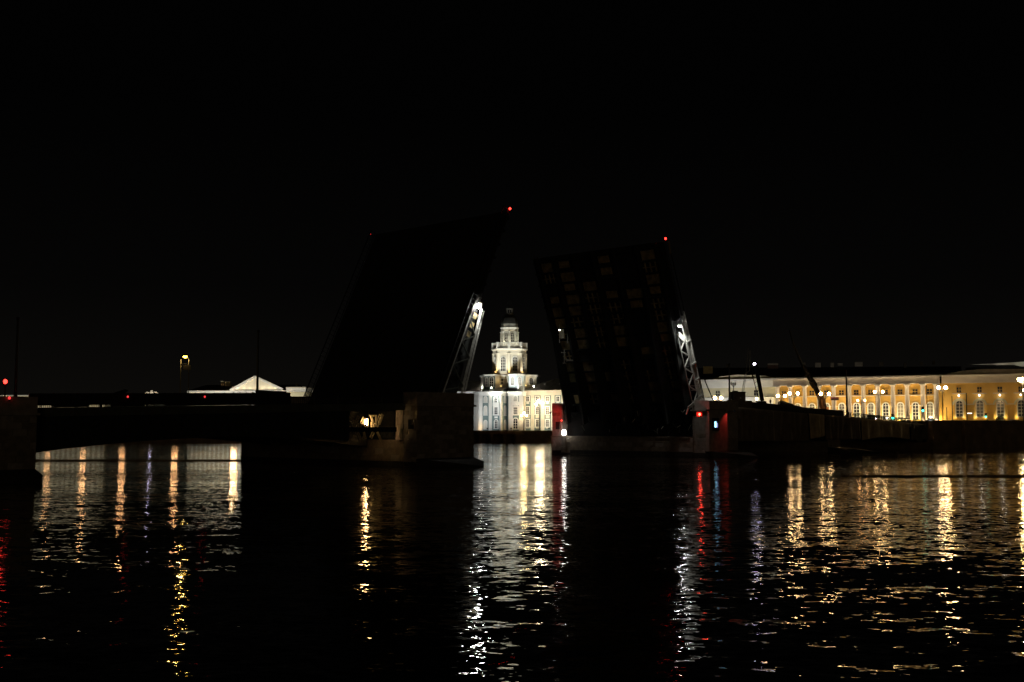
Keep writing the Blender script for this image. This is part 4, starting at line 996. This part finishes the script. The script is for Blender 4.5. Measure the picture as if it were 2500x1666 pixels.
# gallery balustrade
rB = 41*k8
for i in range(8):
    a0_, a1_ = R(-91.5+45*i), R(-91.5+45*(i+1)); p = Vector((C.x+rB*math.cos(a0_), C.y+rB*math.sin(a0_), 0)); q = Vector((C.x+rB*math.cos(a1_), C.y+rB*math.sin(a1_), 0))
    F = face_xy(p, q); m = MB(); F.box(m, 0, F.len, zc(838), zc(836), -.2, .2); F.box(m, 0, F.len, zc(850), zc(847), -.2, .2); m.build('balustrade_rail', white_st, tb)
    m = MB()
    for k in range(1, 14): u = F.len*k/14; m.bar(F.P(u, zc(847), 0), F.P(u, zc(838), 0), .14, .14)
    m.build('baluster', cream_st, tb)
    m = MB(); m.lathe(p, [(.48, zc(851)), (.48, zc(835))], 6); m.build('balustrade_post', white_st, tb)
# upper drum, attic, dome, lantern
octa('upper_drum', 20.5, 805, 850, white_st)
for a_deg in (-91.5, -46.5, -136.5, -1.5, -181.5):
    a_ = R(a_deg); rr = 20.5*k8; c_ = Vector((C.x+rr*math.cos(a_), C.y+rr*math.sin(a_), 0)); m = MB(); m.lathe(c_, [(.45, zc(838)), (.36, zc(832)), (.34, zc(812)), (.5, zc(808))], 8); m.build('upper_pilaster', white_st, tb)
octa('upper_entablature', 21, 803, 808, cream_st, 22); octa('upper_cornice', 22, 797.5, 800.5, white_st, 23.5); octa('upper_ledge', 21, 800.5, 803, white_st, 22)
for ad in (-69, -24, 21, 66):
    F, w = oct_face(C, 20.5*k8*math.cos(math.pi/8), R(ad)); window(F, tb, w/2-.55, w/2+.55, zc(834), zc(811), arch=True, out=.03, cols=2, rows=4, sw=.18)
octa('attic', 20.5, 788.5, 797.5, mat('grey_attic_stucco', (.42, .41, .36), .85))
m = MB(); m.lathe(Vector((C.x, C.y, 0)), [(21.5*k8, zc(788.5)), (21*k8, zc(786)), (20*k8, zc(781)), (17.5*k8, zc(774)), (13.5*k8, zc(769)), (9.5*k8, zc(766))], 8, rot=ROT); m.build('dome', roof_m, tb)
octa('lantern_base', 9.5, 762, 766, roof_ridge)
for i in range(8):
    a_ = R(-91.5+45*i); c_ = Vector((C.x+7.5*k8*math.cos(a_), C.y+7.5*k8*math.sin(a_), 0)); m = MB(); m.tube(c_+Vector((0, 0, zc(762))), c_+Vector((0, 0, zc(752))), .16, n=6); m.build('lantern_column', roof_ridge, tb)
octa('lantern_cap', 8, 750, 752.5, roof_ridge, 9)
m = MB(); c_ = Vector((C.x, C.y, 0)); m.tube(c_+Vector((0, 0, zc(750))), c_+Vector((0, 0, zc(740))), .12); sc_ = c_+Vector((0, 0, zc(736)))
for ax in range(3):
    for k in range(14):
        t0, t1 = 2*math.pi*k/14, 2*math.pi*(k+1)/14
        f_ = (lambda t: Vector((math.cos(t), 0, math.sin(t)))) if ax == 0 else ((lambda t: Vector((0, math.cos(t), math.sin(t)))) if ax == 1 else (lambda t: Vector((math.cos(t), math.sin(t), 0))))
        m.bar(sc_+f_(t0)*.7, sc_+f_(t1)*.7, .07)
m.build('armillary_sphere', dark_steel, tb)
# floodlights on the building
def uplight(loc, tgt, power, col, label, mt, ang=110, spot=True, r=.16):
    o = tag((MB().lathe(Vector(loc)-Vector((0, 0, .12)), [(r, 0), (r*1.1, .1), (r*.8, .12)], 8)).build('uplight', mt), label, 'floodlight', 'uplights on the far buildings')
    lamp('SPOT' if spot else 'POINT', Vector(loc)+Vector((0, 0, .08)), power, col, aim=tgt, angle=ang, blend=1, rad=.12)
gold, whit = (1, .66, .24), (1, .93, .78)
for a_deg, colr, pw, nm in ((-91.5, gold, 420, 'gold uplight at the middle pilaster of the tower drum'), (-46.5, (1, .86, .6), 420, 'pale uplight at the right pilaster of the tower drum'), (-136.5, gold, 420, 'gold uplight at the left pilaster of the tower drum')):
    a_ = R(a_deg); rr = 40*k8+.95; p = Vector((C.x+rr*math.cos(a_), C.y+rr*math.sin(a_), zc(908.5)))
    uplight(p, Vector((C.x+(rr-1.5)*math.cos(a_), C.y+(rr-1.5)*math.sin(a_), p.z+6)), pw, colr, nm, E_uplight)
for a_deg, nm in ((-91.5, 'lower middle'), (-46.5, 'lower right'), (-136.5, 'lower left')):
    a_ = R(a_deg); rr = 44*k8; p = Vector((C.x+rr*math.cos(a_), C.y+rr*math.sin(a_), zc(850)))
    uplight(p, p+Vector((-math.cos(a_)*.3, -math.sin(a_)*.3, 2)), 26, (1, .95, .7), 'pale uplight on the gallery ledge, %s of three' % nm, E_uplight, r=.1)
for i, (dx, dy) in enumerate(((-3.6, -3.6), (0, -4.6), (3.8, -3.3))):
    p = Vector((C.x+dx, C.y+dy, zc(846))); lamp('SPOT', p, 520, (1, .95, .72), aim=Vector((C.x+dx*.4, C.y-1, zc(812))), angle=100, blend=1, rad=.1)
for px, py, Y, pw, colr, nm in ((1177, 946, 400.5, 260, whit, 'white uplight at the left corner of the second tier'), (1223, 942.5, 395, 260, gold, 'orange uplight under the small door of the second tier'), (1265, 946, 390.2, 300, (.95, .97, 1), 'white uplight at the rounded bay of the second tier'), (1284, 941, 396, 200, gold, 'orange uplight right of the rounded bay'), (1199, 946.5, 392.5, 330, whit, 'added white uplight below the paired arched windows of the second tier'), (1303, 943, 394, 330, whit, 'added white uplight at the right end of the second tier')):  # last two entries are added to brighten the second tier walls
    p = at(px, py, Y); uplight(p, p+Vector((0, 1.6, 4)), pw*.9, colr, nm, E_uplight if colr == gold else E_cool, ang=140)
# masts with big floods that wash the facades, standing on the quay
def flood_mast(px, Y, zt, targets, label, zb=QZ):
    p = at(px, 1040, Y); o = thing('flood_mast', Vector((p.x, p.y, zb)), label, 'floodlight', 'low floodlights on the far quay')
    m = MB(); m.tube((p.x, p.y, zb), (p.x, p.y, zt), .07); m.build('post', iron, o)
    m = MB(); m.box(p.x-.3, p.x+.3, p.y-.15, p.y+.1, zt, zt+.3); m.build('housing', iron, o)
    for tgt, pw, colr, ang in targets: lamp('SPOT', Vector((p.x, p.y+.15, zt+.15)), pw, colr, aim=tgt, angle=ang, blend=.9, rad=.3)
cool = (.93, .97, 1); cream = (1, .94, .76); twr = (.97, 1, .90)
flood_mast(1190, QY+1.6, 4.3, [(at(1195, 985, 391), 7600, cool, 75), (at(1240, 850, 402), 62000, twr, 30)], 'low flood lamp on the far quay left of the landing')
flood_mast(1248, QY+1.6, 4.3, [(at(1250, 975, 391), 5300, cool, 70), (at(1250, 850, 402), 52000, twr, 30), (at(1195, 930, 400), 9000, twr, 28), (at(1300, 930, 400), 7000, twr, 24)], 'low flood lamp on the far quay in front of the tower building')
flood_mast(1340, QY+1.6, 4.3, [(at(1330, 975, 396), 14000, cream, 85)], 'low flood lamp on the far quay in front of the right wing')
flood_mast(1392, QY+1.6, 4.3, [(at(1385, 965, 394), 9500, cream, 80)], 'low flood lamp on the far quay behind the right pier block')
flood_mast(1130, QY+1.6, 4.3, [(at(1150, 975, 398), 4200, cool, 75), (at(1090, 965, 402), 8000, cool, 80)], 'low flood lamp on the far quay behind the middle pier block')
lamp('SPOT', at(1165, 1047, 388), 450, (1, .66, .3), aim=at(1166, 1030, 396), angle=110, blend=1)

# ------------------------------------------------------------------ building with pediment (left)
ac = thing('classical_building', at(600, 1050, 398), 'long classical building with a lit white cornice and triangular pediment beyond the left span', 'building')
FA = Face(460, 398, 744, 394); 
def zA(py, px=620): return FA.Z(px, py)
m = MB(); FA.box(m, 0, FA.len, QZ, zA(958), -14, 0); m.build('wall', pale_yel, ac)
m = MB(); FA.box(m, -.3, FA.U(698), zA(959.5), zA(954), -14.3, .7); m.build('cornice', white_st, ac)
m = MB(); FA.box(m, FA.U(699), FA.len+.4, zA(957), zA(948), -14.3, .5); m.build('cornice', white_st, ac)
m = MB(); FA.box(m, FA.U(699), FA.len+.5, zA(948), zA(946), -14.3, .9); m.build('cornice', cream_st, ac)
for k in range(22):
    u = FA.U(701)+(FA.len-FA.U(701))*k/22; m = MB(); FA.box(m, u, u+.12, zA(950), zA(948.1), .5, .7); m.build('dentil', white_st, ac)
pu0, pu1, puc = FA.U(563), FA.U(690), FA.U(623)
mb = MB(); mb.prism([FA.P(pu0+.6, zA(954), .1), FA.P(pu1-.6, zA(954), .1), FA.P(puc, zA(922), .1)], FA.n*.1); mb.build('tympanum', cream_st, ac)
for a_, b_ in (((pu0, zA(953.5)), (puc, zA(920.5))), ((puc, zA(920.5)), (pu1, zA(951)))):
    mb = MB(); mb.bar(FA.P(a_[0], a_[1], .5), FA.P(b_[0], b_[1], .5), 1.3, .75); mb.build('raking_cornice', white_st, ac)
for k in range(8):
    u = FA.U(572)+(FA.U(682)-FA.U(572))*k/7; m = MB(); m.tube(FA.P(u, QZ, 1.0), FA.P(u, zA(959.6), 1.0), .55, .48, 10); m.build('column', white_st, ac)
for k in range(26):
    u = FA.len*(k+.5)/26; 
    for z0_, z1_ in ((QZ+1.5, QZ+4), (QZ+6, QZ+8.2)): window(FA, ac, u-.55, u+.55, z0_, z1_, sw=.2, cols=2, rows=2, bars=False)
roof(FA, -.3, FA.len, zA(953.9), zA(938), 14, (4, 4), parent=ac, ribs=False)
for x0, x1, y0, y1 in ((538, 544, 931, 937), (549, 561, 932, 943), (592, 595, 928, 940), (721, 724, 938, 946)):
    m = MB(); FA.box(m, FA.U(x0, -5), FA.U(x1, -5), zA(950), FA.Z(x0, y0, -5), -6, -5); m.build('chimney', brick_dim if x0 == 592 else pale_yel, ac)
zt_ = zA(951.5)
for k in range(7):
    u = FA.U(580)+(FA.U(672)-FA.U(580))*k/6
    lamp('SPOT', FA.P(u, zt_+.1, .75), 55, (1, .93, .62), aim=FA.P(u, zt_+2.5, -.1), angle=150, blend=1, rad=.1)
for k, px in enumerate((480, 530, 580, 630, 680, 728)):
    p = at(px, 1044, QY+1.6); lamp('SPOT', Vector((p.x, p.y, 4.4)), 9500, (1, .95, .80), aim=FA.P(FA.U(px), 12, 0), angle=85, blend=.9, rad=.3)
# gable building and neighbours
gb = thing('gable_building', at(360, 1050, 400), 'dim building with a small lit baroque gable between two scrolls', 'building')
FG = Face(262, 400, 452, 398); zG = lambda y: FG.Z(360, y)
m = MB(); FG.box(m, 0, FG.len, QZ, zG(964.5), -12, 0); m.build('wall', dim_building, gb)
for k in range(16):
    u = FG.len*(k+.5)/16
    for z0_, z1_ in ((QZ+1.5, QZ+4), (QZ+6, QZ+8.2)): window(FG, gb, u-.55, u+.55, z0_, z1_, sw=.2, bars=False, fr=dim_building)
xc = 370.5
for sg_ in (-1, 1):
    pl_ = [(xc+sg_*6, 963), (xc+sg_*6, 957), (xc+sg_*11, 956.5), (xc+sg_*16, 959.5), (xc+sg_*22, 961.5), (xc+sg_*23, 963.5)]
    m = MB(); m.prism([FG.P(FG.U(x), zG(y), .1) for x, y in pl_], FG.n*.5); m.build('scroll', cream_st, gb)
m = MB(); m.lathe(FG.P(FG.U(xc), zG(964), 0.2), [(.5, 0), (.5, .5), (.68, .8), (.5, 1.2), (.55, 1.35), (.4, 1.5)], 10); m.build('urn', cream_st, gb)
m = MB(); m.add([FG.P(0, zG(964), 0), FG.P(FG.U(300), zG(964), 0), FG.P(FG.U(296), zG(952), -6), FG.P(FG.U(287), zG(949), -6), FG.P(0, zG(964), -12)], [(0, 1, 2, 3), (0, 3, 4), (1, 2, 4), (2, 3, 4)]); m.build('roof', roof_m, gb)
lamp('SPOT', FG.P(FG.U(xc), zG(968), 3.0), 260, (1, .9, .75), aim=FG.P(FG.U(xc), zG(959), .2), angle=120, blend=1)
lb = thing('embankment_building', at(150, 1050, 400), 'long pale facade glimpsed only in slits and in the water beyond the left span', 'building')
FB = Face(-40, 402, 256, 400); zB = lambda y: FB.Z(150, y)
m = MB(); FB.box(m, 0, FB.len, QZ, zB(967), -12, 0); m.build('wall', pale_yel, lb)
m = MB(); FB.box(m, 0, FB.len, zB(967), zB(965), -12, .5); m.build('cornice', white_st, lb)
for k in range(24):
    u = FB.len*(k+.5)/24
    for z0_, z1_ in ((QZ+1.5, QZ+4), (QZ+6, QZ+8)): window(FB, lb, u-.5, u+.5, z0_, z1_, sw=.2, bars=False)
for px in (0, 60, 125, 190, 240):
    p = at(px, 1044, QY+1.6); lamp('SPOT', Vector((p.x, p.y, 4.4)), 5200, (1, .92, .75), aim=FB.P(FB.U(px), 10, 0), angle=90, blend=.9, rad=.3)
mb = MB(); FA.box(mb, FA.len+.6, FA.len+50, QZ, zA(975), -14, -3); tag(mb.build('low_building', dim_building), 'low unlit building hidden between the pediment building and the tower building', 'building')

# ------------------------------------------------------------------ yellow colonnaded building (right)
zo = thing('colonnaded_building', at(2250, 1030, 340), 'long ochre building with white columns and arched niches lit from below on the right', 'building')
FZ = Face(1700, 372, 2600, 322); refx = 2240
zz = lambda py, out=0: FZ.Z(refx, py, out)
UZ = lambda px, out=0, py=980: FZ.U(px, out, py)
GZ = 5.3
zCor, zEnt, zStr = zz(917.5), zz(937.5), zz(964.8)
uP = UZ(1893)      # where the portico begins
m = MB(); FZ.box(m, 0, uP, GZ, zCor-.4, -14, -.35); m.build('wall', pale_yel, zo)
m = MB(); FZ.box(m, uP, FZ.len, GZ, zStr, -14, -.4); m.build('lower_wall', yellow_st, zo)
m = MB(); FZ.box(m, uP, FZ.len, zStr+.002, zEnt, -14, -.41); m.build('upper_wall', yellow_st, zo)
# porch: columns stand 2.6 m proud
PO = 2.4; uQ = UZ(2293, PO)
m = MB(); FZ.box(m, uP, uQ, zEnt, zCor-.45, -.35, PO+.3); m.build('entablature', pink_white, zo)
m = MB(); FZ.box(m, uP-.3, uQ+.4, zCor-.45, zCor, -.35, PO+.9); m.build('cornice', white_st, zo)
m = MB(); FZ.box(m, uQ+.5, FZ.len, zEnt, zCor-.45, -14, -.05); m.build('entablature', pink_white, zo)
m = MB(); FZ.box(m, uQ+.5, FZ.len, zCor-.45, zCor, -14, .4); m.build('cornice', white_st, zo)
m = MB(); FZ.box(m, 0, uP-.35, zz(940), zz(923), -.34, .1); m.build('frieze', white_st, zo)
m = MB(); FZ.box(m, 0, uP-.35, zz(923)+.003, zCor, -14, .5); m.build('cornice', white_st, zo)
m = MB(); FZ.box(m, 0, uP-.35, zz(966.5), zz(965), -.34, .05); m.build('string_course', white_st, zo)
m = MB(); FZ.box(m, 0, uP-.35, GZ, zz(966.6), -.34, -.2); m.build('white_base', white_st, zo)
m = MB(); FZ.box(m, 0, FZ.len, zCor-.5, zCor-.02, -13.9, -.5); m.build('attic', dim_building, zo)
curt = mat('curtained_glass', (.22, .20, .16), .4, var=.5, scale=1.5); curt2 = mat('dim_curtained_glass', (.10, .09, .08), .3, var=.5, scale=1.5)
cols = [1897.6, 1929, 1964, 1999, 2035, 2073, 2107, 2143, 2179.5, 2214.5, 2253, 2285.6]
for x in cols:
    u = UZ(x, PO); b0 = FZ.P(u, 0, PO-.55); m = MB()
    m.lathe(b0, [(.85, GZ), (.85, GZ+.4), (.72, GZ+.5), (.70, zz(980)), (.60, zz(944)), (.78, zz(942)), (.8, zz(940.5))], 16); m.build('column', pink_white, zo, True)
    m = MB(); FZ.box(m, u-.9, u+.9, zz(940.5), zEnt, PO-1.45, PO+.35); m.build('capital', white_st, zo)
for k in range(len(cols)-1):
    xc = (cols[k]+cols[k+1])/2+1.0; 
    u = UZ(xc, -.4)+.0
    window(FZ, zo, u-.72, u+.72, zz(962), zz(950.5), out=-.39, sw=.12, fr=yellow_st, cols=2, rows=2, sill=False)
    w_ = window(FZ, zo, u-.78, u+.78, zz(1024), zz(984), arch=True, out=-.39, sw=.32, fr=white_st, cols=2, rows=5, pane=[glass, curt, curt2][(k*7+k//3) % 3])
    m = MB(); FZ.box(m, u-2.0, u+2.0, zz(966), zz(964.3), -.4, -.2); m.build('string_course', white_st, zo)
    m = MB(); FZ.box(m, u-2.0, u-1.13, zz(991.6), zz(990.4), -.4, -.22); FZ.box(m, u+1.13, u+2.0, zz(991.6), zz(990.4), -.4, -.22); m.build('impost_band', white_st, zo)
warm = (1, .76, .38); warmw = (1, .82, .5)
for k, x in enumerate(cols):
    u = UZ(x, PO)
    p = FZ.P(u, GZ+.35, PO+.95)
    tag((MB().lathe(p-Vector((0, 0, .12)), [(.16, 0), (.18, .1), (.12, .12)], 8)).build('uplight', iron), 'uplight at the foot of the %s column of the ochre building' % ['first', 'second', 'third', 'fourth', 'fifth', 'sixth', 'seventh', 'eighth', 'ninth', 'tenth', 'eleventh', 'twelfth'][k], 'floodlight', 'uplights on the far buildings')
    lamp('SPOT', p, 7000, (1, .78, .46), aim=FZ.P(u, GZ+6, PO-.6), angle=120, blend=1, rad=.15)
    lamp('POINT', FZ.P(u, GZ+1.0, .55), (900 if k > 3 else 1300), (1, .80, .38) if k > 2 else (1, .72, .25), rad=.2)
# niches on the right wing
for x in (2342, 2392, 2442, 2493):
    u = UZ(x, -.4)
    mb = MB(); ins = arch_pts(u-1.5, u+1.5, zz(978.5)); outs = arch_pts(u-1.95, u+1.95, zz(974))
    for k in range(len(ins)-1): mb.prism([FZ.P(a, z, -.4) for a, z in (ins[k], outs[k], outs[k+1], ins[k+1])], FZ.n*.5)
    mb.build('niche_arch', pale_yel, zo)
    mb = MB(); FZ.box(mb, u-1.95, u-1.5, GZ, zz(993.5), -.4, .1); FZ.box(mb, u+1.5, u+1.95, GZ, zz(993.5), -.4, .1); mb.build('niche_jamb', yellow_st, zo)
    window(FZ, zo, u-.88, u+.88, zz(1018), zz(980), arch=True, out=-.39, sw=.28, fr=pink_white, cols=2, rows=5)
    window(FZ, zo, u-.62, u+.62, zz(960), zz(947.5), out=-.39, sw=.1, fr=yellow_st, cols=2, rows=2, sill=False)
    mb = MB(); FZ.box(mb, u-1.9, u+1.9, zz(963.5), zz(962), -.4, -.2); mb.build('string_course', pink_white, zo)
    mb = MB(); FZ.box(mb, u+1.96, u+4.1, zz(989.5), zz(987.5), -.4, -.2); mb.build('impost_band', pink_white, zo)
    for sg_ in (-1, 1):
        lamp('SPOT', FZ.P(u+sg_*1.25, GZ+1.6, .25), 300, (1, .90, .42), aim=FZ.P(u+sg_*1.6, GZ+5, -.5), angle=100, blend=1, rad=.1)
    p = FZ.P(u, zz(967.5), .35); nth = {2342: 'first', 2392: 'second', 2442: 'third', 2493: 'rightmost'}[x]
    tag((MB().ball(p, .24, 8)).build('wall_lamp', E_niche), 'round white lamp above the %s arched niche of the ochre building' % nth, 'lamp', 'lamps above the niches')
    lamp('POINT', p+FZ.n*.5-Vector((0, 0, .25)), 22, (1, .9, .7), rad=.12)
lamp('SPOT', FZ.P(UZ(1790), GZ+.6, 14), 11500, (.95, .92, .85), aim=FZ.P(UZ(1800), GZ+12, 0), angle=115, blend=1, rad=.3)  # fill spots added to brighten the ochre front
lamp('SPOT', FZ.P(UZ(1880), GZ+2.0, 5), 900, (1, .72, .2), aim=FZ.P(UZ(1885), GZ+6, 0), angle=120, blend=1, rad=.3)
lamp('SPOT', FZ.P(UZ(2080), GZ+.6, 20), 2600, (1, .84, .66), aim=FZ.P(UZ(2090), GZ+13, 0), angle=120, blend=1, rad=.3)
lamp('SPOT', FZ.P(UZ(2360), GZ+.6, 20), 2800, (1, .78, .5), aim=FZ.P(UZ(2370), GZ+12, 0), angle=120, blend=1, rad=.3)
for x0, x1, y0, y1 in ((1748, 1758, 955, 967), (1841, 1852, 953, 966)):
    u0, u1 = UZ(x0, -.35), UZ(x1, -.35); window(FZ, zo, u0, u1, FZ.Z(x0, y1), FZ.Z(x0, y0), out=-.34, sw=.12, fr=pale_yel, cols=2, rows=2, sill=False)
# roof
m = MB(); z0_ = zCor+.01; z1_ = zz(911, -5)
m.add([FZ.P(0, z0_, .4), FZ.P(FZ.len, z0_, .4), FZ.P(FZ.len, z1_, -6), FZ.P(0, z1_, -6), FZ.P(0, z0_, -14), FZ.P(FZ.len, z0_, -14)], [(0, 1, 2, 3), (3, 2, 5, 4), (0, 3, 4), (1, 5, 2)]); m.build('roof', roof_ridge, zo)
m = MB(); mb = m; mb.prism([FZ.P(UZ(1735), z0_, -.2), FZ.P(UZ(1895), z0_, -.2), FZ.P(UZ(1870), z0_+.9, -.2), FZ.P(UZ(1800), z0_+1.5, -.2), FZ.P(UZ(1760), z0_+1.0, -.2)], -FZ.n*.5); mb.build('attic_gable', pale_yel, zo)
m = MB(); m.prism([FZ.P(UZ(2296), z0_, -.4), FZ.P(UZ(2560), z0_, -.4), FZ.P(UZ(2560), z0_+1.2, -.4), FZ.P(UZ(2400), z0_+1.55, -.4), FZ.P(UZ(2350), z0_+1.2, -.4)], -FZ.n*.5); m.build('attic_gable', brick_dim, zo)
# dark big building behind with pale dormers
FK = Face(1700, 410, 2600, 395); bb = thing('rear_building', FK.P(FK.len/2, GZ, 0), 'dark tall building with a row of pale chimneys rising behind the ochre building', 'building')
m = MB(); FK.box(m, FK.U(1695), FK.U(2350), GZ, FK.Z(2000, 897), -10, 0); m.build('wall', black_steel, bb)
for x0, x1, y0, y1, mt_ in ((1717, 1740, 895, 913, 2), (1773, 1778, 890, 897, 1), (1874, 1900, 888, 891.5, 0), (1874, 1900, 891.6, 900, 3), (1962, 1966, 886, 892, 0), (1990, 2004, 886, 897, 0), (2028, 2036, 886, 897, 0), (2046, 2057, 887, 893, 0), (2087, 2106, 884.5, 895, 0), (2146, 2157, 884, 894, 1), (2207, 2213, 886, 898, 1), (2247, 2254, 884, 893, 1), (2277, 2283, 881, 890, 1)):
    m = MB(); FK.pbox(m, x0, x1, y0, y1, .02, .6); m.build('chimney', [bpy.data.materials.get('pale_chimney') or mat('pale_chimney', (.5, .48, .42), .9), bpy.data.materials.get('grey_chimney') or mat('grey_chimney', (.2, .19, .17), .9), bpy.data.materials.get('ochre_chimney') or mat('ochre_chimney', (.35, .26, .10), .9), bpy.data.materials.get('brick_chimney') or mat('brick_chimney', (.10, .06, .05), .9)][mt_], bb)
for x in (1730, 1888, 1998, 2050, 2100, 2155, 2230):
    lamp('SPOT', FK.P(FK.U(x), FK.Z(x, 905), 6), 28 if x < 2120 else 14, (1, .9, .8), aim=FK.P(FK.U(x), FK.Z(x, 889), 0), angle=120, blend=1)
# temple-like building cornice far right, behind
FT = Face(2350, 420, 2560, 380); tp_ = thing('temple_building', FT.P(10, GZ, 0), 'dark temple building whose lit roof edge shows above the ochre roof at the right', 'building')
m = MB(); FT.box(m, FT.U(2358), FT.len, GZ, FT.Z(2430, 893), -12, -.4); m.build('wall', black_steel, tp_)
m = MB(); m.prism([FT.P(FT.U(x), FT.Z(x, y), -.3) for x, y in ((2358, 890.3), (2430, 887.5), (2500, 883.5), (2540, 881), (2540, 897), (2500, 895), (2480, 891.5), (2430, 891.3))], FT.n*.5); m.build('cornice', white_st, tp_)
for x in (2400, 2450, 2495): lamp('SPOT', FT.P(FT.U(x), FT.Z(x, 905), 5), 260 if x > 2440 else 120, (1, .93, .72), aim=FT.P(FT.U(x), FT.Z(x, 888), 0), angle=120, blend=1)

def fill_box(p, label):  # housing put in beside a fill spot that brightens a building front
    p = Vector(p); o = thing('floodlight', p-Vector((0, 0, .5)), label, 'floodlight', 'low floodlights on the far quay')
    m = MB(); m.box(p.x-.3, p.x+.3, p.y-.32, p.y-.1, p.z-.2, p.z+.2); m.build('housing', iron, o)
    m = MB(); m.tube(p-Vector((0, .2, 1.2)), p-Vector((0, .2, .2)), .06); m.build('post', iron, o)
for x_, d_, z_, nm in ((1790, 14, .6, 'white left end'), (1880, 5, 2.0, 'corner before the first column'), (2080, 20, .6, 'middle columns'), (2360, 20, .6, 'arched niches')):
    fill_box(FZ.P(UZ(x_), GZ+z_, d_), 'added fill light housing for the %s of the ochre building' % nm)
for k, px in enumerate((480, 530, 580, 630, 680, 728)):
    p = at(px, 1044, QY+1.6); fill_box((p.x, p.y, 4.4), 'added fill light housing on the quay below the pediment building, %s from its left corner' % ['first', 'second', 'third', 'fourth', 'fifth', 'sixth'][k])
for k, px in enumerate((0, 60, 125, 190, 240)):
    p = at(px, 1044, QY+1.6); fill_box((p.x, p.y, 4.4), 'added fill light housing on the quay before the long facade behind the left span, %s from the left' % ['first', 'second', 'third', 'fourth', 'fifth'][k])

# ------------------------------------------------------------------ cars and shrubs near the right edge
def car(c, ang, label, lights=None, h=1.5):
    o = thing('parked_car' if not lights else 'car', c, label, 'car', 'cars near the bridge end')
    dx = Vector((math.cos(ang), math.sin(ang), 0)); dy = Vector((-dx.y, dx.x, 0)); c = Vector(c)
    T = lambda x, y, z: c+dx*x+dy*y+Vector((0, 0, z))
    prof = [(-2.1, .35), (-2.15, .85), (-1.9, 1.0), (-1.4, 1.05), (-.9, h), (.6, h), (1.2, 1.02), (2.0, .88), (2.15, .6), (2.1, .35)]
    m = MB(); m.prism([T(x, -.85, z) for x, z in prof], dy*1.7); m.build('body', car_paint, o)
    m = MB(); m.prism([T(x, -.87, z) for x, z in ((-1.25, 1.08), (-.85, h-.08), (.52, h-.08), (1.0, 1.08))], dy*1.74); m.build('side_window', glass, o)
    for x in (-1.3, 1.35):
        for y in (-.88, .7):
            m = MB(); m.tube(T(x, y, .33), T(x, y+.18, .33), .33, n=12); m.build('wheel', rubber, o)
    for y in (-.6, .6):
        m = MB(); m.ball(T(2.12, y, .68), .13, 6); m.build('headlight', E_violet if lights else silver, o)
    return o
sC = s_of(2127, 14, 1020); pc = BW(sC, 14, deck(sC)); 
car(pc, math.atan2(-pc.y, -pc.x)+.15, 'car with two round white headlights behind the round ornament railing', True)
pc = at(2272, 1019, 275); car((pc.x, pc.y, 5.3), math.atan2(-pc.y, -pc.x), 'car with glaring headlights at the foot of the last columns', True)
pc = at(2477, 1026, 296); car((pc.x, pc.y, 5.3), .1, 'dark parked car between the bush and the right edge lantern')
# glare patch lamp at the foot of the columns
p = at(2272, 1019, 274); tag((MB().ball(p, .42, 8, .35)).build('ground_lamp', E_niche), 'flat glaring white lamp at the foot of the last two columns', 'lamp')
p = at(2166, 1021, 262); tag((MB().ball(p, .32, 8, .6)).build('ground_lamp', E_niche), 'white ground lamp left of the big green light', 'lamp')
p = at(2367, 1009.5, 300); tag((MB().box(p.x-.65, p.x+.65, p.y, p.y+.2, p.z-.1, p.z+.12)).build('light_box', emit('light_box_glow', (1, .95, .8), 2.5)), 'small horizontal light box between two arched niches', 'sign')
random.seed(5)
pb = at(2442, 1026, 292)
def bush(c, w, h, label):
    o = thing('bush', c, label, 'bush'); m = MB(); c = Vector(c)
    for k in range(420):
        a = random.uniform(0, 2*math.pi); e_ = random.uniform(0, 1)**.5; z = random.uniform(.1, 1)
        rr = w*e_*(1-.5*z**2)*(1+.35*noise.noise(Vector((a*1.5, z*2, 1)))); p = c+Vector((rr*math.cos(a), rr*math.sin(a), z*h*(1-.35*e_)))
        d1 = Vector((random.uniform(-1, 1), random.uniform(-1, 1), random.uniform(-1, 1))).normalized()*.2; d2 = d1.orthogonal().normalized()*.12
        m.add([p-d1, p+d2, p+d1, p-d2], [(0, 1, 2, 3)])
    m.build('foliage', leaf_m, o); m = MB(); m.tube(c, c+Vector((0, 0, h*.6)), .08, .04); m.build('stem', iron, o)
bush((pb.x, pb.y, 5.3), 1.5, 3.1, 'dark leafy bush in front of the third arched niche')
